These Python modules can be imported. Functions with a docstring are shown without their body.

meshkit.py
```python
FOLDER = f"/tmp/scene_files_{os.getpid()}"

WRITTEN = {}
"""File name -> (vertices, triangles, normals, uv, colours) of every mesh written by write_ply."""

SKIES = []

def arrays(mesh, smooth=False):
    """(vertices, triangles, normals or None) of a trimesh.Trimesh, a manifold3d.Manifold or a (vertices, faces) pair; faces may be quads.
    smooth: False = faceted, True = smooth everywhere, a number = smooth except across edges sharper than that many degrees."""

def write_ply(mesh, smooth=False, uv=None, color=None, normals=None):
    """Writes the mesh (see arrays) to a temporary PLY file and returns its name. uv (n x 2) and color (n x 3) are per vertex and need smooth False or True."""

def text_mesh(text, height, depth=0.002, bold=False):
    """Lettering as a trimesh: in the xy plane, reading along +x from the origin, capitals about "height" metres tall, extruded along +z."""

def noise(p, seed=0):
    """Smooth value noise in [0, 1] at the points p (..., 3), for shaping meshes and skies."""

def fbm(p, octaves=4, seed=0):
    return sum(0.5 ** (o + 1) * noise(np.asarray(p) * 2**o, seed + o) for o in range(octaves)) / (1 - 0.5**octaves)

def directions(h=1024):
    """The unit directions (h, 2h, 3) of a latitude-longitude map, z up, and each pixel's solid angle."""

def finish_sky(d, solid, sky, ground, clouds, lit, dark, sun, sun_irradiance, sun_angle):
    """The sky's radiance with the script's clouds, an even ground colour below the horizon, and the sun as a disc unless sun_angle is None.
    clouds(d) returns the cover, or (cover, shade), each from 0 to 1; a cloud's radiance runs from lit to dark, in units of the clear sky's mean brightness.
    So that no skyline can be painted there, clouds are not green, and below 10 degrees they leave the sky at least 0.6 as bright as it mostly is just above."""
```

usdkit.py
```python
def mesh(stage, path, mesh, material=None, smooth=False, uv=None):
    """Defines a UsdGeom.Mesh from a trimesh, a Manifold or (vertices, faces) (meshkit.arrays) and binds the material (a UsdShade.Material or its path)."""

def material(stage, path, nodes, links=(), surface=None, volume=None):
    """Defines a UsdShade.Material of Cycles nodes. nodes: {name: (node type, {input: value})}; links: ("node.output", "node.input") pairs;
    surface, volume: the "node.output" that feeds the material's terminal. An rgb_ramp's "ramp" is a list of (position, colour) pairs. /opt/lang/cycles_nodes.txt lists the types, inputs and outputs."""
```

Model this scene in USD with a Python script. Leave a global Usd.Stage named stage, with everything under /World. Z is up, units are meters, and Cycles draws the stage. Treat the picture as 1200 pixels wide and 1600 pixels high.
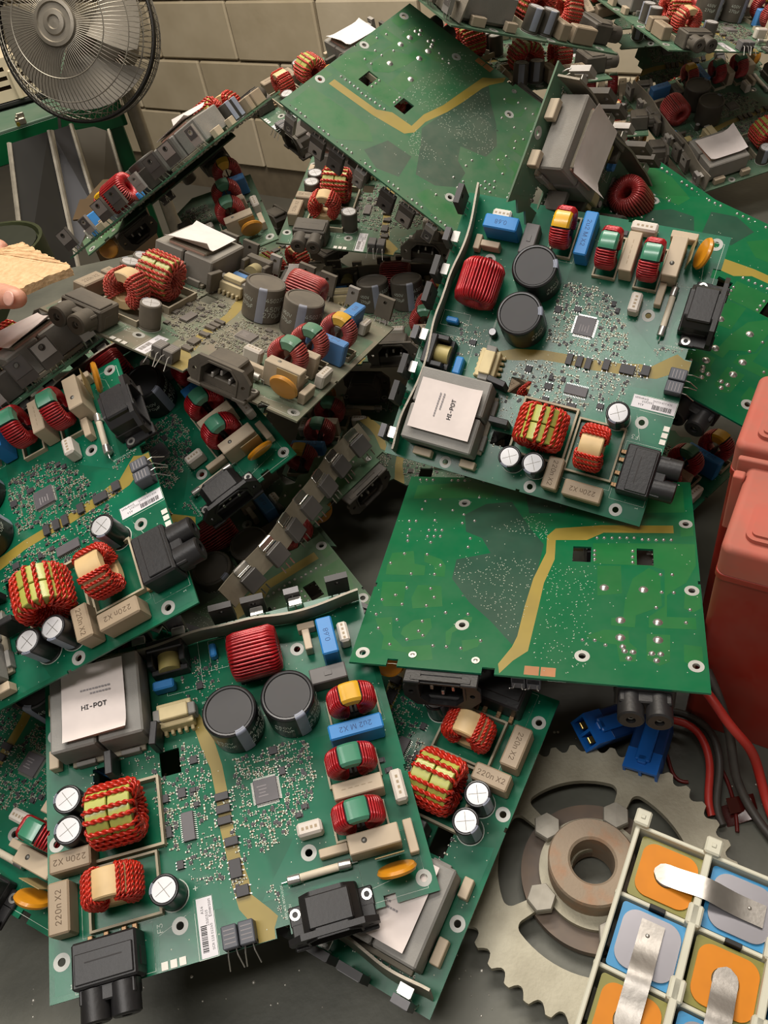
import math, random
import numpy as np, trimesh, usdkit, meshkit
from shapely.geometry import Polygon, Point, box as sbox
from shapely.ops import unary_union
from scipy.spatial.transform import Rotation as Rot
from pxr import Usd, UsdGeom, UsdLux, UsdShade, Gf, Sdf

stage = Usd.Stage.CreateInMemory()
UsdGeom.SetStageUpAxis(stage, UsdGeom.Tokens.z)
UsdGeom.SetStageMetersPerUnit(stage, 1.0)
WORLD = UsdGeom.Xform.Define(stage, '/World')
stage.SetDefaultPrim(WORLD.GetPrim())
UsdGeom.Scope.Define(stage, '/World/Looks')
rng = np.random.default_rng(7)
CZ = 1.395                      # height of the lens above the floor
TZ = CZ - 0.545                 # height of the bench top
FPX = 1234.6                    # focal length in pixels of the 1200 wide frame
CAM = np.array([[0.977802, -0.209529, 0.0], [-0.146487, -0.683608, 0.714998], [-0.149813, -0.699127, -0.699127]])  # columns: right, down, forward

# ------------------------------------------------------------------ camera
cam = UsdGeom.Camera.Define(stage, '/World/camera')
_m = np.eye(4); _m[0, :3] = CAM[:, 0]; _m[1, :3] = -CAM[:, 1]; _m[2, :3] = -CAM[:, 2]; _m[3, :3] = (0, 0, CZ)
cam.AddTransformOp().Set(Gf.Matrix4d(*_m.ravel().tolist()))
cam.CreateHorizontalApertureAttr(36.0); cam.CreateVerticalApertureAttr(48.0)
cam.CreateFocalLengthAttr(36.0 * FPX / 1200); cam.CreateClippingRangeAttr(Gf.Vec2f(0.02, 60))
cam.CreateExposureAttr(0.0)

# ------------------------------------------------------------------ light: workshop ceiling fittings and a dim room
def rect_light(name, pos, rot, w, h, power, col):
    l = UsdLux.RectLight.Define(stage, '/World/' + name)
    l.AddTranslateOp().Set(Gf.Vec3d(*pos)); l.AddRotateXYZOp().Set(Gf.Vec3f(*rot))
    l.CreateWidthAttr(w); l.CreateHeightAttr(h); l.CreateIntensityAttr(power); l.CreateColorAttr(Gf.Vec3f(*col))
rect_light('ceiling_light', (0.15, 1.00, CZ + 1.35), (0, 0, 0), 1.4, 0.35, 17.0, (1.0, 0.93, 0.86))
rect_light('ceiling_light_003', (-0.32, -0.08, CZ + 1.35), (0, 0, 0), 0.9, 0.25, 17.0, (1.0, 0.95, 0.9))
rect_light('ceiling_light_001', (-0.9, 0.2, CZ + 1.2), (0, -20, 0), 0.4, 0.9, 5.0, (1.0, 0.95, 0.9))
rect_light('ceiling_light_002', (-0.25, 1.75, CZ + 1.55), (22, 0, 0), 1.2, 0.4, 34.0, (1.0, 0.9, 0.76))
dome = UsdLux.DomeLight.Define(stage, '/World/room_light')
dome.CreateIntensityAttr(0.12); dome.CreateColorAttr(Gf.Vec3f(1.0, 0.92, 0.83))

# ------------------------------------------------------------------ materials
def C(h):
    h = h.lstrip('#'); c = np.array([int(h[i:i + 2], 16) for i in (0, 2, 4)]) / 255.0
    return np.where(c <= 0.04045, c / 12.92, ((c + 0.055) / 1.055) ** 2.4)
DUST = C('#7d7363')
MATS = {}
def mat(name, col, rough=0.5, metal=0.0, var=0.12, scale=60.0, dust=0.0, bump=0.0, bscale=900.0, spec=0.5, coat=0.0, col2=None, detail=3.0, sharp=None, trans=0.0, sss=0.0):
    if name in MATS: return MATS[name]
    col = C(col) if isinstance(col, str) else np.asarray(col)
    c2 = C(col2) if isinstance(col2, str) else col2
    a, b = (col * (1 - var), np.minimum(col * (1 + var), 1)) if c2 is None else (col, c2)
    lo, hi = sharp or (0.3, 0.7)
    n = {'tc': ('texture_coordinate', {}), 'oi': ('object_info', {}), 'w': ('math', {'math_type': 'multiply', 'value2': 40.0}),
         'n': ('noise_texture', {'dimensions': '4D', 'scale': scale, 'detail': detail, 'roughness': 0.55}),
         'r': ('rgb_ramp', {'ramp': [(0, a), (lo, a), (hi, b), (1, b)]}),
         'p': ('principled_bsdf', {'roughness': rough, 'metallic': metal, 'specular_ior_level': spec, 'coat_weight': coat, 'coat_roughness': 0.12, 'transmission_weight': trans})}
    if sss: n['p'][1].update({'subsurface_weight': sss, 'subsurface_scale': 0.004, 'subsurface_radius': (1.0, 0.35, 0.2)})
    l = [('oi.random', 'w.value1'), ('w.value', 'n.w'), ('tc.object', 'n.vector'), ('n.fac', 'r.fac')]
    out = 'r.color'
    if dust > 0:
        n['dn'] = ('noise_texture', {'dimensions': '4D', 'scale': 38.0, 'detail': 5.0, 'roughness': 0.65})
        d0 = max(0.0, dust * 0.9 - 0.12); d1 = min(1.0, dust * 1.15)
        n['dr'] = ('map_range', {'from_min': 0.35, 'from_max': 0.66, 'to_min': d0, 'to_max': d1, 'clamp': True})
        n['dm'] = ('mix', {'mix_type': 'mix', 'color2': DUST})
        n['rr'] = ('map_range', {'from_min': 0.0, 'from_max': 0.6, 'to_min': rough, 'to_max': max(rough, 0.8), 'clamp': True})
        l += [('tc.object', 'dn.vector'), ('w.value', 'dn.w'), ('dn.fac', 'dr.value'), ('dr.result', 'dm.fac'), (out, 'dm.color1'), ('dr.result', 'rr.value'), ('rr.result', 'p.roughness')]
        if metal > 0:
            n['mm'] = ('map_range', {'from_min': 0.0, 'from_max': 1.0, 'to_min': metal, 'to_max': 0.0, 'clamp': True}); l += [('dr.result', 'mm.value'), ('mm.result', 'p.metallic')]
        out = 'dm.color'
    l.append((out, 'p.base_color'))
    if bump > 0:
        n['bn'] = ('noise_texture', {'scale': bscale, 'detail': 3.0}); n['b'] = ('bump', {'strength': bump, 'distance': 0.002})
        l += [('tc.object', 'bn.vector'), ('bn.fac', 'b.height'), ('b.normal', 'p.normal')]
    MATS[name] = usdkit.material(stage, '/World/Looks/' + name, n, l, surface='p.BSDF')
    return MATS[name]

# ------------------------------------------------------------------ prims
USED = {}
def path_for(parent, name):
    k = (str(parent), name); c = USED.get(k, 0); USED[k] = c + 1
    return '%s/%s' % (parent, name if c == 0 else '%s_%03d' % (name, c))
def tag(prim, label=None, cat=None, group=None, kind=None):
    for k, v in (('label', label), ('category', cat), ('group', group), ('kind', kind)):
        if v: prim.SetCustomDataByKey(k, v)
    return prim
def obj(name, mesh, m, parent='/World', smooth=35, scale=1.0, label=None, kind=None):
    p = path_for(parent, name)
    if isinstance(mesh, list): mesh = cat(mesh)
    if scale != 1.0:
        mesh = mesh.copy(); mesh.apply_scale(scale)
    g = usdkit.mesh(stage, p, mesh, m, smooth=smooth)
    tag(g.GetPrim(), label, None, None, kind)
    return p
def thing(name, label, cat_, pos=(0, 0, 0), rot=None, group=None, parent='/World', kind=None):
    p = path_for(parent, name); x = UsdGeom.Xform.Define(stage, p)
    M = np.eye(4)
    if rot is not None: M[:3, :3] = np.asarray(rot).T
    M[3, :3] = pos
    x.AddTransformOp().Set(Gf.Matrix4d(*M.ravel().tolist()))
    tag(x.GetPrim(), label, cat_, group, kind)
    return p

# ------------------------------------------------------------------ shapes
TM = trimesh.Trimesh
def tm(v, f):
    f = np.asarray(f, int)
    if f.shape[1] == 4: f = np.vstack([f[:, [0, 1, 2]], f[:, [0, 2, 3]]])
    return TM(np.asarray(v, float), f, process=False)
def cat(ms): return trimesh.util.concatenate([m for m in ms if m is not None])
_CORN = None
def bx(cx, cy, z0, sx, sy, sz, bev=0.4):
    """chamfered box standing on z0, centred at cx, cy"""
    bev = min(bev, sx * .3, sy * .3, sz * .3); h = np.array([sx, sy, sz]) / 2
    if bev <= 0:
        m = trimesh.creation.box([sx, sy, sz]); m.apply_translation([cx, cy, z0 + sz / 2]); return m
    P = []
    for s in np.ndindex(2, 2, 2):
        q = np.array(s) * 2 - 1
        for k in range(3):
            e = np.full(3, bev); e[k] = 0; P.append(q * (h - e))
    P = np.array(P)
    global _CORN
    if _CORN is None:
        _CORN = trimesh.convex.convex_hull(np.array([((np.array(s) * 2 - 1) * (10 - np.eye(3)[[1, 2, 0]][k] - np.eye(3)[[2, 0, 1]][k])) for s in np.ndindex(2, 2, 2) for k in range(3)], float))
        src = np.array([((np.array(s) * 2 - 1) * (10 - np.eye(3)[[1, 2, 0]][k] - np.eye(3)[[2, 0, 1]][k])) for s in np.ndindex(2, 2, 2) for k in range(3)], float)
        idx = np.array([np.argmin(((src - v) ** 2).sum(1)) for v in _CORN.vertices])
        _CORN = idx[_CORN.faces]
    return TM(P + [cx, cy, z0 + sz / 2], _CORN, process=False)
def lathe(prof, n=24, ax='z', c=(0, 0, 0), caps=True):
    """prof: (r, h) pairs from bottom to top; ax: the direction of h"""
    prof = np.array(prof, float); k = len(prof); a = np.arange(n) / n * 2 * np.pi
    v = np.stack([prof[:, 0][None] * np.cos(a)[:, None], prof[:, 0][None] * np.sin(a)[:, None], np.repeat(prof[:, 1][None], n, 0)], -1).reshape(-1, 3)
    f = []
    for i in range(n):
        j = (i + 1) % n
        for q in range(k - 1):
            f += [(i * k + q, j * k + q, j * k + q + 1), (i * k + q, j * k + q + 1, i * k + q + 1)]
    m = TM(v, f, process=False)
    return turn(m, ax, c)
def turn(m, ax, c=(0, 0, 0)):
    v = np.asarray(m.vertices)
    if ax == 'x': v = v[:, [2, 0, 1]]
    elif ax == 'y': v = v[:, [1, 2, 0]]
    elif ax == '-y': v = np.stack([v[:, 0], -v[:, 2], v[:, 1]], 1)
    return TM(v + np.asarray(c, float), m.faces, process=False)
def cyl(c, r, h, ax='z', n=16, bev=0.0):
    pr = [(0, 0), (r - bev, 0), (r, bev), (r, h - bev), (r - bev, h), (0, h)] if bev else [(0, 0), (r, 0), (r, h), (0, h)]
    return lathe(pr, n, ax, c)
def tube(P, r, n=6, closed=False, caps=True):
    P = np.asarray(P, float); k = len(P)
    T = (np.roll(P, -1, 0) - np.roll(P, 1, 0)) if closed else np.gradient(P, axis=0)
    T /= np.maximum(np.linalg.norm(T, axis=1, keepdims=True), 1e-9)
    N = np.zeros_like(P); u = np.array([0.123, 0.456, 0.881]); u -= T[0] * (u @ T[0]); u /= np.linalg.norm(u)
    for i in range(k):
        u = u - T[i] * (u @ T[i]); u /= max(np.linalg.norm(u), 1e-9); N[i] = u
    B = np.cross(T, N); a = np.arange(n) / n * 2 * np.pi
    rr = np.broadcast_to(np.asarray(r, float), (k,))[:, None, None]
    V = (P[:, None] + rr * (N[:, None] * np.cos(a)[None, :, None] + B[:, None] * np.sin(a)[None, :, None])).reshape(-1, 3)
    i = np.arange(k if closed else k - 1)[:, None]; j = np.arange(n)[None]; i2 = (i + 1) % k; j2 = (j + 1) % n
    F = np.stack([i * n + j, i * n + j2, i2 * n + j2, i2 * n + j], -1).reshape(-1, 4)
    m = tm(V, F)
    if not closed and caps:
        V = np.vstack([m.vertices, P[0], P[-1]]); b = k * n
        f = [(b, (q + 1) % n, q) for q in range(n)] + [(b + 1, (k - 1) * n + q, (k - 1) * n + (q + 1) % n) for q in range(n)]
        m = TM(V, np.vstack([m.faces, f]), process=False)
    return m
def ext(poly, z0, h):
    gs = getattr(poly, 'geoms', [poly]); o = []
    for g in gs:
        if g.area < 1e-9: continue
        m = trimesh.creation.extrude_polygon(g, h, engine='earcut'); m.apply_translation([0, 0, z0]); o.append(m)
    return cat(o)
def rot(m, axis, deg, c=(0, 0, 0)):
    m = m.copy(); m.apply_transform(trimesh.transformations.rotation_matrix(math.radians(deg), axis, c)); return m
_TXT = {}
def text(s, h, cx, cy, z, deg=0, depth=0.06, bold=False):
    k = (s, h, bold)
    if k not in _TXT: _TXT[k] = meshkit.text_mesh(s, h, depth, bold)
    m = _TXT[k].copy(); b = m.bounds.mean(0); m.apply_translation([-b[0], -b[1], 0])
    m = rot(m, [0, 0, 1], deg); m.apply_translation([cx, cy, z]); return m
def boxes(L, zf=0.0):
    """many plain boxes (cx, cy, z0, sx, sy, sz, angle) as one mesh, without their bottoms"""
    L = np.asarray(L, float); s = np.array([(-1, -1, 0), (1, -1, 0), (1, 1, 0), (-1, 1, 0), (-1, -1, 1), (1, -1, 1), (1, 1, 1), (-1, 1, 1)], float)
    V = s[None] * np.stack([L[:, 3] / 2, L[:, 4] / 2, L[:, 5]], 1)[:, None]
    c, sn = np.cos(L[:, 6]), np.sin(L[:, 6])
    V = np.stack([V[..., 0] * c[:, None] - V[..., 1] * sn[:, None], V[..., 0] * sn[:, None] + V[..., 1] * c[:, None], V[..., 2]], -1) + L[:, None, :3]
    f = np.array([(4, 5, 6, 7), (0, 1, 5, 4), (1, 2, 6, 5), (2, 3, 7, 6), (3, 0, 4, 7)])
    return tm(V.reshape(-1, 3), (f[None] + 8 * np.arange(len(L))[:, None, None]).reshape(-1, 4))
def domes(pts, z, r, h, n=7, down=False):
    o = []
    for (x, y), rr in zip(pts, np.broadcast_to(r, len(pts))):
        a = np.arange(n) / n * 2 * np.pi; s = -1 if down else 1
        v = [(x + rr * np.cos(t), y + rr * np.sin(t), z) for t in a] + [(x + .6 * rr * np.cos(t), y + .6 * rr * np.sin(t), z + s * h * .75) for t in a] + [(x, y, z + s * h)]
        f = []
        for i in range(n):
            j = (i + 1) % n; f += [(i, j, n + j), (i, n + j, n + i), (n + i, n + j, 2 * n)]
        if down: f = [t[::-1] for t in f]
        o.append(TM(v, f, process=False))
    return cat(o)
def ring(cx, cy, z0, r1, r2, h, n=20):
    return lathe([(r1, 0), (r2, 0), (r2, h), (r1, h), (r1, 0)], n, 'z', (cx, cy, z0))

# wound rings: local frame has the ring's axis along y, its circle in x-z
def rrect(n, r0, r1, a0, a1, rad):
    """rounded rectangle in (radial, axial), n points evenly along it, with outward normals"""
    rad = min(rad, (r1 - r0) / 2.01, (a1 - a0) / 2.01); q = []
    for cx, cy, s in ((r1 - rad, a1 - rad, 0), (r0 + rad, a1 - rad, 90), (r0 + rad, a0 + rad, 180), (r1 - rad, a0 + rad, 270)):
        for t in np.linspace(s, s + 90, 5): q.append((cx + rad * math.cos(math.radians(t)), cy + rad * math.sin(math.radians(t))))
    q = np.array(q + [q[0]]); d = np.r_[0, np.cumsum(np.linalg.norm(np.diff(q, axis=0), axis=1))]
    t = np.linspace(0, d[-1], n, endpoint=False)
    return np.stack([np.interp(t, d, q[:, 0]), np.interp(t, d, q[:, 1])], 1), d[-1]
def wound(c, ax, r0, r1, L, arcs, w, twisted=False, n=18, tilt=0.0, seed=0, twists=9):
    """windings on a ring (inner r0, outer r1, length L): arcs of (from, to, turns) in degrees, 90 = top"""
    g = np.random.default_rng(seed); o = []
    for a0, a1, k in arcs:
        for th in np.linspace(a0, a1, k):
            th = math.radians(th + g.normal() * (0.6 if not twisted else 1.5))
            n_ = 64 if twisted else n
            q, per = rrect(n_, r0 - w / 2, r1 + w / 2, -L / 2 - w / 2, L / 2 + w / 2, w * 1.6)
            tt = th + tilt * q[:, 1] / L
            P = np.stack([q[:, 0] * np.cos(tt), q[:, 1], q[:, 0] * np.sin(tt)], 1)
            if not twisted: o.append(tube(P, w / 2, 6, True)); continue
            T = np.roll(P, -1, 0) - np.roll(P, 1, 0); T /= np.linalg.norm(T, axis=1, keepdims=True)
            side = np.stack([-np.sin(tt), 0 * tt, np.cos(tt)], 1); nor = np.cross(T, side); ph = np.linspace(0, 2 * np.pi * twists, n_, endpoint=False) + g.uniform(0, 6)
            off = w * .27 * (side * np.cos(ph)[:, None] + nor * np.sin(ph)[:, None])
            o += [tube(P + off, w * .29, 5, True), tube(P - off, w * .29, 5, True)]
    m = cat(o)
    return place_ring(m, c, ax)
def place_ring(m, c, ax):
    v = np.asarray(m.vertices)
    if ax == 'u': v = np.stack([v[:, 1], -v[:, 0], v[:, 2]], 1)
    return TM(v + np.asarray(c, float), m.faces, process=False)
def ringcore(c, ax, r0, r1, L, a0=0, a1=360, n=40, bev=0.8):
    t = np.radians(np.linspace(a0, a1, n)); P = [(r0 + bev, -L / 2), (r1 - bev, -L / 2), (r1, -L / 2 + bev), (r1, L / 2 - bev), (r1 - bev, L / 2), (r0 + bev, L / 2), (r0, L / 2 - bev), (r0, -L / 2 + bev)]
    V = np.array([[(r * math.cos(x), y, r * math.sin(x)) for r, y in P] for x in t]).reshape(-1, 3); k = 8
    i = np.arange(n - 1)[:, None]; j = np.arange(k)[None]; j2 = (j + 1) % k
    F = np.stack([i * k + j, (i + 1) * k + j, (i + 1) * k + j2, i * k + j2], -1).reshape(-1, 4)
    m = tm(V, F)
    if a1 - a0 < 359:
        f = [(0, q, q + 1) for q in range(1, k - 1)] + [((n - 1) * k, (n - 1) * k + q + 1, (n - 1) * k + q) for q in range(1, k - 1)]
        m = TM(m.vertices, np.vstack([m.faces, f]), process=False)
    return place_ring(m, c, ax)
def tray(cx, cy, sx, sy, h, t=1.2):
    return ext(sbox(cx - sx / 2, cy - sy / 2, cx + sx / 2, cy + sy / 2).difference(sbox(cx - sx / 2 + t, cy - sy / 2 + t, cx + sx / 2 - t, cy + sy / 2 - t)), 0, h)
WANTED = ['bare', 'caked', 'clean', 'clean_back', 'clean_front', 'dusty', 'dusty_back', 'dusty_corner', 'dusty_front', 'dusty_nook', 'dusty_piece']
# ------------------------------------------------------------------ the power-supply circuit board (mm; u along the socket edge, v away from it, z up)
BW, BD, BT = 220.0, 202.0, 1.6
SPEC = []
def part(name, mesh, m, up=None, smooth=35, label=None, kind=None, styles='cdb'):
    if isinstance(mesh, list): mesh = cat(mesh)
    SPEC.append((name, mesh, m, up, smooth, label, kind, styles)); return len(SPEC) - 1
HOLES = [(7, 19.4), (73.3, 20.4), (5.8, 83.5), (151.5, 39.1), (212.8, 8.6), (169.6, 168.3), (6, 151.7)]
SLOTS = [sbox(71, 106.5, 83.5, 122.5), sbox(29, 106, 40, 123)]
outline = sbox(0, 0, BW, BD).difference(unary_union([sbox(188, -1, 195, 5.5), sbox(125.5, -1, 133.5, 5), sbox(0, 90, 1.5, 93), sbox(BW - 1.5, 70, BW + 1, 74)] + SLOTS + [Point(p).buffer(2.3, 6) for p in HOLES]))
pcb = part('printed_circuit_board', (outline, -BT, BT), 'pcb', None, 20)
def printed(name, pts, m, top=True, label=None, th=0.05, smooth=False):
    p = Polygon(pts).buffer(0).intersection(outline)
    return part(name, (p, 0.0 if top else -BT - th, th), m, pcb, smooth, label)
# upper face
printed('insulation_strip', [(93, 141), (99, 141), (105.3, 126.2), (109, 104), (110, 86), (110.5, 66), (112, 49), (115, 33.8), (115, 26), (124, 16), (128, 11), (125, 5.6), (124.6, 0.2), (113, 0.2), (113.5, 10), (107, 20), (105, 33), (104, 50), (102.5, 66), (102.5, 88), (101.5, 104), (97.5, 118)], 'strip', True, 'amber insulation strip on the component side')
for k, q in enumerate([[(120, 20), (148, 20), (190, 12), (216, 14), (216, 60), (180, 92), (152, 60), (140, 44)], [(3, 3), (60, 3), (62, 26), (24, 30), (3, 40)], [(76, 25), (98, 23), (97, 40), (66, 62), (60, 30)], [(3, 104), (26, 112), (66, 124), (66, 128), (3, 128)], [(163, 105), (216, 105), (216, 160), (166, 158)]]):
    printed('copper_area', q, 'pour_top', True)
for x, y in HOLES:
    i = part('mounting_ring', ring(x, y, -BT - .12, 2.2, 4.7, BT + .24, 22), 'ring_tin', pcb)
for x in (63, 68, 73): part('test_pad', bx(x, 2.6, 0, 3.8, 4.2, .5, .1), 'white', pcb, False)
tinL, bodL, bodD, via = [], [], [], []
def in_poly(P, n, g):
    P = Polygon(P); a, b, c, d = P.bounds; o = []
    while len(o) < n:
        x, y = g.uniform(a, c), g.uniform(b, d)
        if P.contains(Point(x, y)): o.append((x, y))
    return o
g_ = np.random.default_rng(3)
BUSY = [sbox(124, 72, 143, 90).buffer(1), sbox(79, 64, 90, 82).buffer(1), sbox(71, 106.5, 83.5, 122.5), sbox(29, 106, 40, 123), Point(123, 125).buffer(17), Point(159.5, 125).buffer(17)]
DENSE = [([(116, 106), (118, 66), (124, 44), (140, 52), (160, 70), (166, 88), (164, 106), (146, 108), (132, 105)], 650), ([(66, 126), (84, 124), (97, 120), (101, 104), (101, 66), (104, 40), (98, 36), (84, 40), (80, 58), (68, 64), (66, 96)], 430), ([(102, 30), (110, 44), (106, 84), (118, 100), (120, 56), (112, 28)], 90), ([(92, 150), (118, 150), (120, 172), (96, 186), (90, 176)], 70), ([(14, 186), (66, 186), (66, 192), (14, 192)], 40), ([(128, 28), (134, 10), (131, 8), (124, 24)], 22), ([(26, 110), (28, 124), (68, 126), (60, 112), (44, 110)], 40)]
for P, n in DENSE:
    for x, y in in_poly(P, n, g_):
        x, y = round(x / 1.3) * 1.3, round(y / 1.3) * 1.3
        if any(b.contains(Point(x, y)) for b in BUSY): continue
        a = 0 if g_.random() < .5 else math.pi / 2; s = g_.choice([.65, .85, 1.1]); u = np.array([math.cos(a), math.sin(a)]) * s * .85
        if g_.random() < .66:
            tinL += [(x - u[0], y - u[1], 0, s * .7, s * .95, .5, a), (x + u[0], y + u[1], 0, s * .7, s * .95, .5, a)]
            (bodL if g_.random() < .72 else bodD).append((x, y, 0, s * 1.1, s * .85, .62, a))
        elif g_.random() < .7: via.append((x, y))
        else:
            bodD.append((x, y, 0, 2.2, 1.6, .9, a)); tinL += [(x + dx, y + dy, 0, .6, .5, .35, 0) for dx, dy in ((-.8, -1.1), (.8, -1.1), (0, 1.1))]
for i in range(2):
    for j in range(8): via.append((146 + i * 2.6, 46 + j * 2.6))
for x, y in in_poly([(2, 2), (218, 2), (218, 200), (2, 200)], 260, g_): via.append((x, y))
part('solder_terminals', boxes(tinL), 'solder', pcb, False, 'bright tinned ends of the small surface parts', 'stuff')
part('surface_resistors', boxes(bodD), 'chip', pcb, False, 'tiny dark surface parts between the chips', 'stuff')
part('surface_capacitors', boxes(bodL), 'tan_smd', pcb, False, 'tiny tan ceramic surface parts between the chips', 'stuff')
via = [q for q in via if outline.contains(Point(q).buffer(.7))]
part('via_dots', domes(via, 0, .45, .12, 6), 'solder', pcb, False, 'tiny bright plated dots on the component side', 'stuff')
# silkscreen
sk = []
def skl(x0, y0, x1, y1, w=.25):
    sk.append((.5 * (x0 + x1), .5 * (y0 + y1), 0, math.hypot(x1 - x0, y1 - y0), w, .05, math.atan2(y1 - y0, x1 - x0)))
def skr(x, y, sx, sy):
    for a, b, c, d in ((-1, -1, 1, -1), (1, -1, 1, 1), (1, 1, -1, 1), (-1, 1, -1, -1)): skl(x + a * sx / 2, y + b * sy / 2, x + c * sx / 2, y + d * sy / 2)
skr(196, 20, 36, 34); skr(92, 180, 24, 42); skr(117, 180, 12, 22); skr(36, 14, 44, 25); skr(87.5, 16, 11, 32); skr(197, 116, 36, 22); skr(42, 47, 46, 38)
skl(60, 18, 80, 26); skl(178, 10, 206, 14); skl(206, 14, 214, 22); skl(214, 22, 214, 30)
for j in range(4):
    for i in range(2): skl(84 + 5 * i, 38 + 1.6 * j, 87.5 + 5 * i, 38 + 1.6 * j)
for i in range(26): skl(102 + i * .9, 147, 102 + i * .9, 148.6, .4)
part('printed_outlines', boxes(sk), 'ink_white', pcb, False, 'thin white printed outlines', 'stuff')
part('printed_marking', [text('F1', 3.2, 144, 26.5, 0, 90), text('F3', 3.2, 62, 22, 0, 90), text('+', 4, 84, 37.5, 0), text('REPLACE WITH FUSE', 1.3, 132.5, 17, 0, 90), text('250V', 1.3, 135.5, 13, 0, 90), text('1', 2, 12, 6, 0)], 'ink_white', pcb, False, 'white printed letters')
# lower face
POURS = [[[214.9, 106.2], [199.1, 109.6], [195.5, 95.8], [187.2, 94.2], [186.0, 84.1], [214.5, 83.0], [215.7, 92.0]], [[190.6, 107.9], [176.6, 101.8], [172.3, 95.3], [171.1, 83.8], [178.9, 84.0], [180.9, 94.6], [188.8, 98.6]], [[215.0, 75.2], [197.9, 76.6], [196.6, 66.9], [195.0, 52.4], [208.6, 51.2], [212.8, 59.2]], [[188.7, 74.1], [171.8, 74.4], [167.6, 54.9], [187.9, 51.0], [190.7, 61.1]], [[211.9, 39.7], [200.3, 41.8], [196.4, 24.7], [187.2, 16.2], [169.3, 19.9], [165.6, 7.6], [175.0, 5.7], [184.8, 11.9], [201.0, 12.9], [202.1, 24.1], [207.6, 31.3]], [[190.8, 32.9], [184.9, 40.3], [173.7, 43.3], [171.3, 34.8], [174.5, 25.0], [184.1, 22.1], [191.0, 27.1]], [[149.7, 25.6], [136.1, 28.8], [138.6, 21.3], [147.5, 15.8]], [[161.4, 31.9], [150.8, 46.5], [145.8, 46.9], [145.8, 42.1], [157.0, 31.4], [156.7, 21.2], [159.5, 20.9]], [[69.9, 126.6], [23.2, 129.6], [1, 130.0], [1.9, 108.0], [8.9, 90.8], [15.9, 84.2], [21.5, 77.8], [22.2, 58.5], [4.9, 59.2], [4.9, 49.2], [33.4, 48.2], [33.2, 57.5], [23.2, 67.9], [22.0, 102.3], [32.3, 105.7], [68.5, 105.2]], [[66.3, 103.2], [50.6, 104.4], [49.8, 77.3], [65.5, 74.0]], [[42.9, 92.2], [32.3, 103.6], [25, 98.0], [25, 67.8], [41.1, 58], [41.8, 47.4], [56.2, 47.8], [56.3, 54.4], [49.0, 56.0], [47.7, 71.5]], [[34.8, 42.6], [20.8, 43.1], [21.7, 21.4], [27.9, 17.4], [35.2, 21.7]], [[71.8, 37.1], [60.8, 43.7], [45.7, 44.2], [45.1, 34.4], [40.7, 29.6], [41.4, 19.3], [50.8, 18.3], [52.8, 31.9], [61.8, 32.7]], [[13.1, 36.0], [2.7, 35.3], [2.8, 23.5], [6.3, 16.5], [13.7, 22.3]], [[9.2, 155.1], [1.2, 155.6], [1.4, 139.0], [10.1, 137.3]], [[9.8, 86.7], [1, 87.5], [1.1, 68.0], [5.9, 63.7], [11.5, 67.0]], [[6, 165], [70, 160], [84, 172], [60, 196], [6, 196]], [[150, 176], [212, 172], [212, 190], [168, 196], [146, 190]]]
for q in POURS: printed('copper_area', q, 'pour', False)
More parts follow.
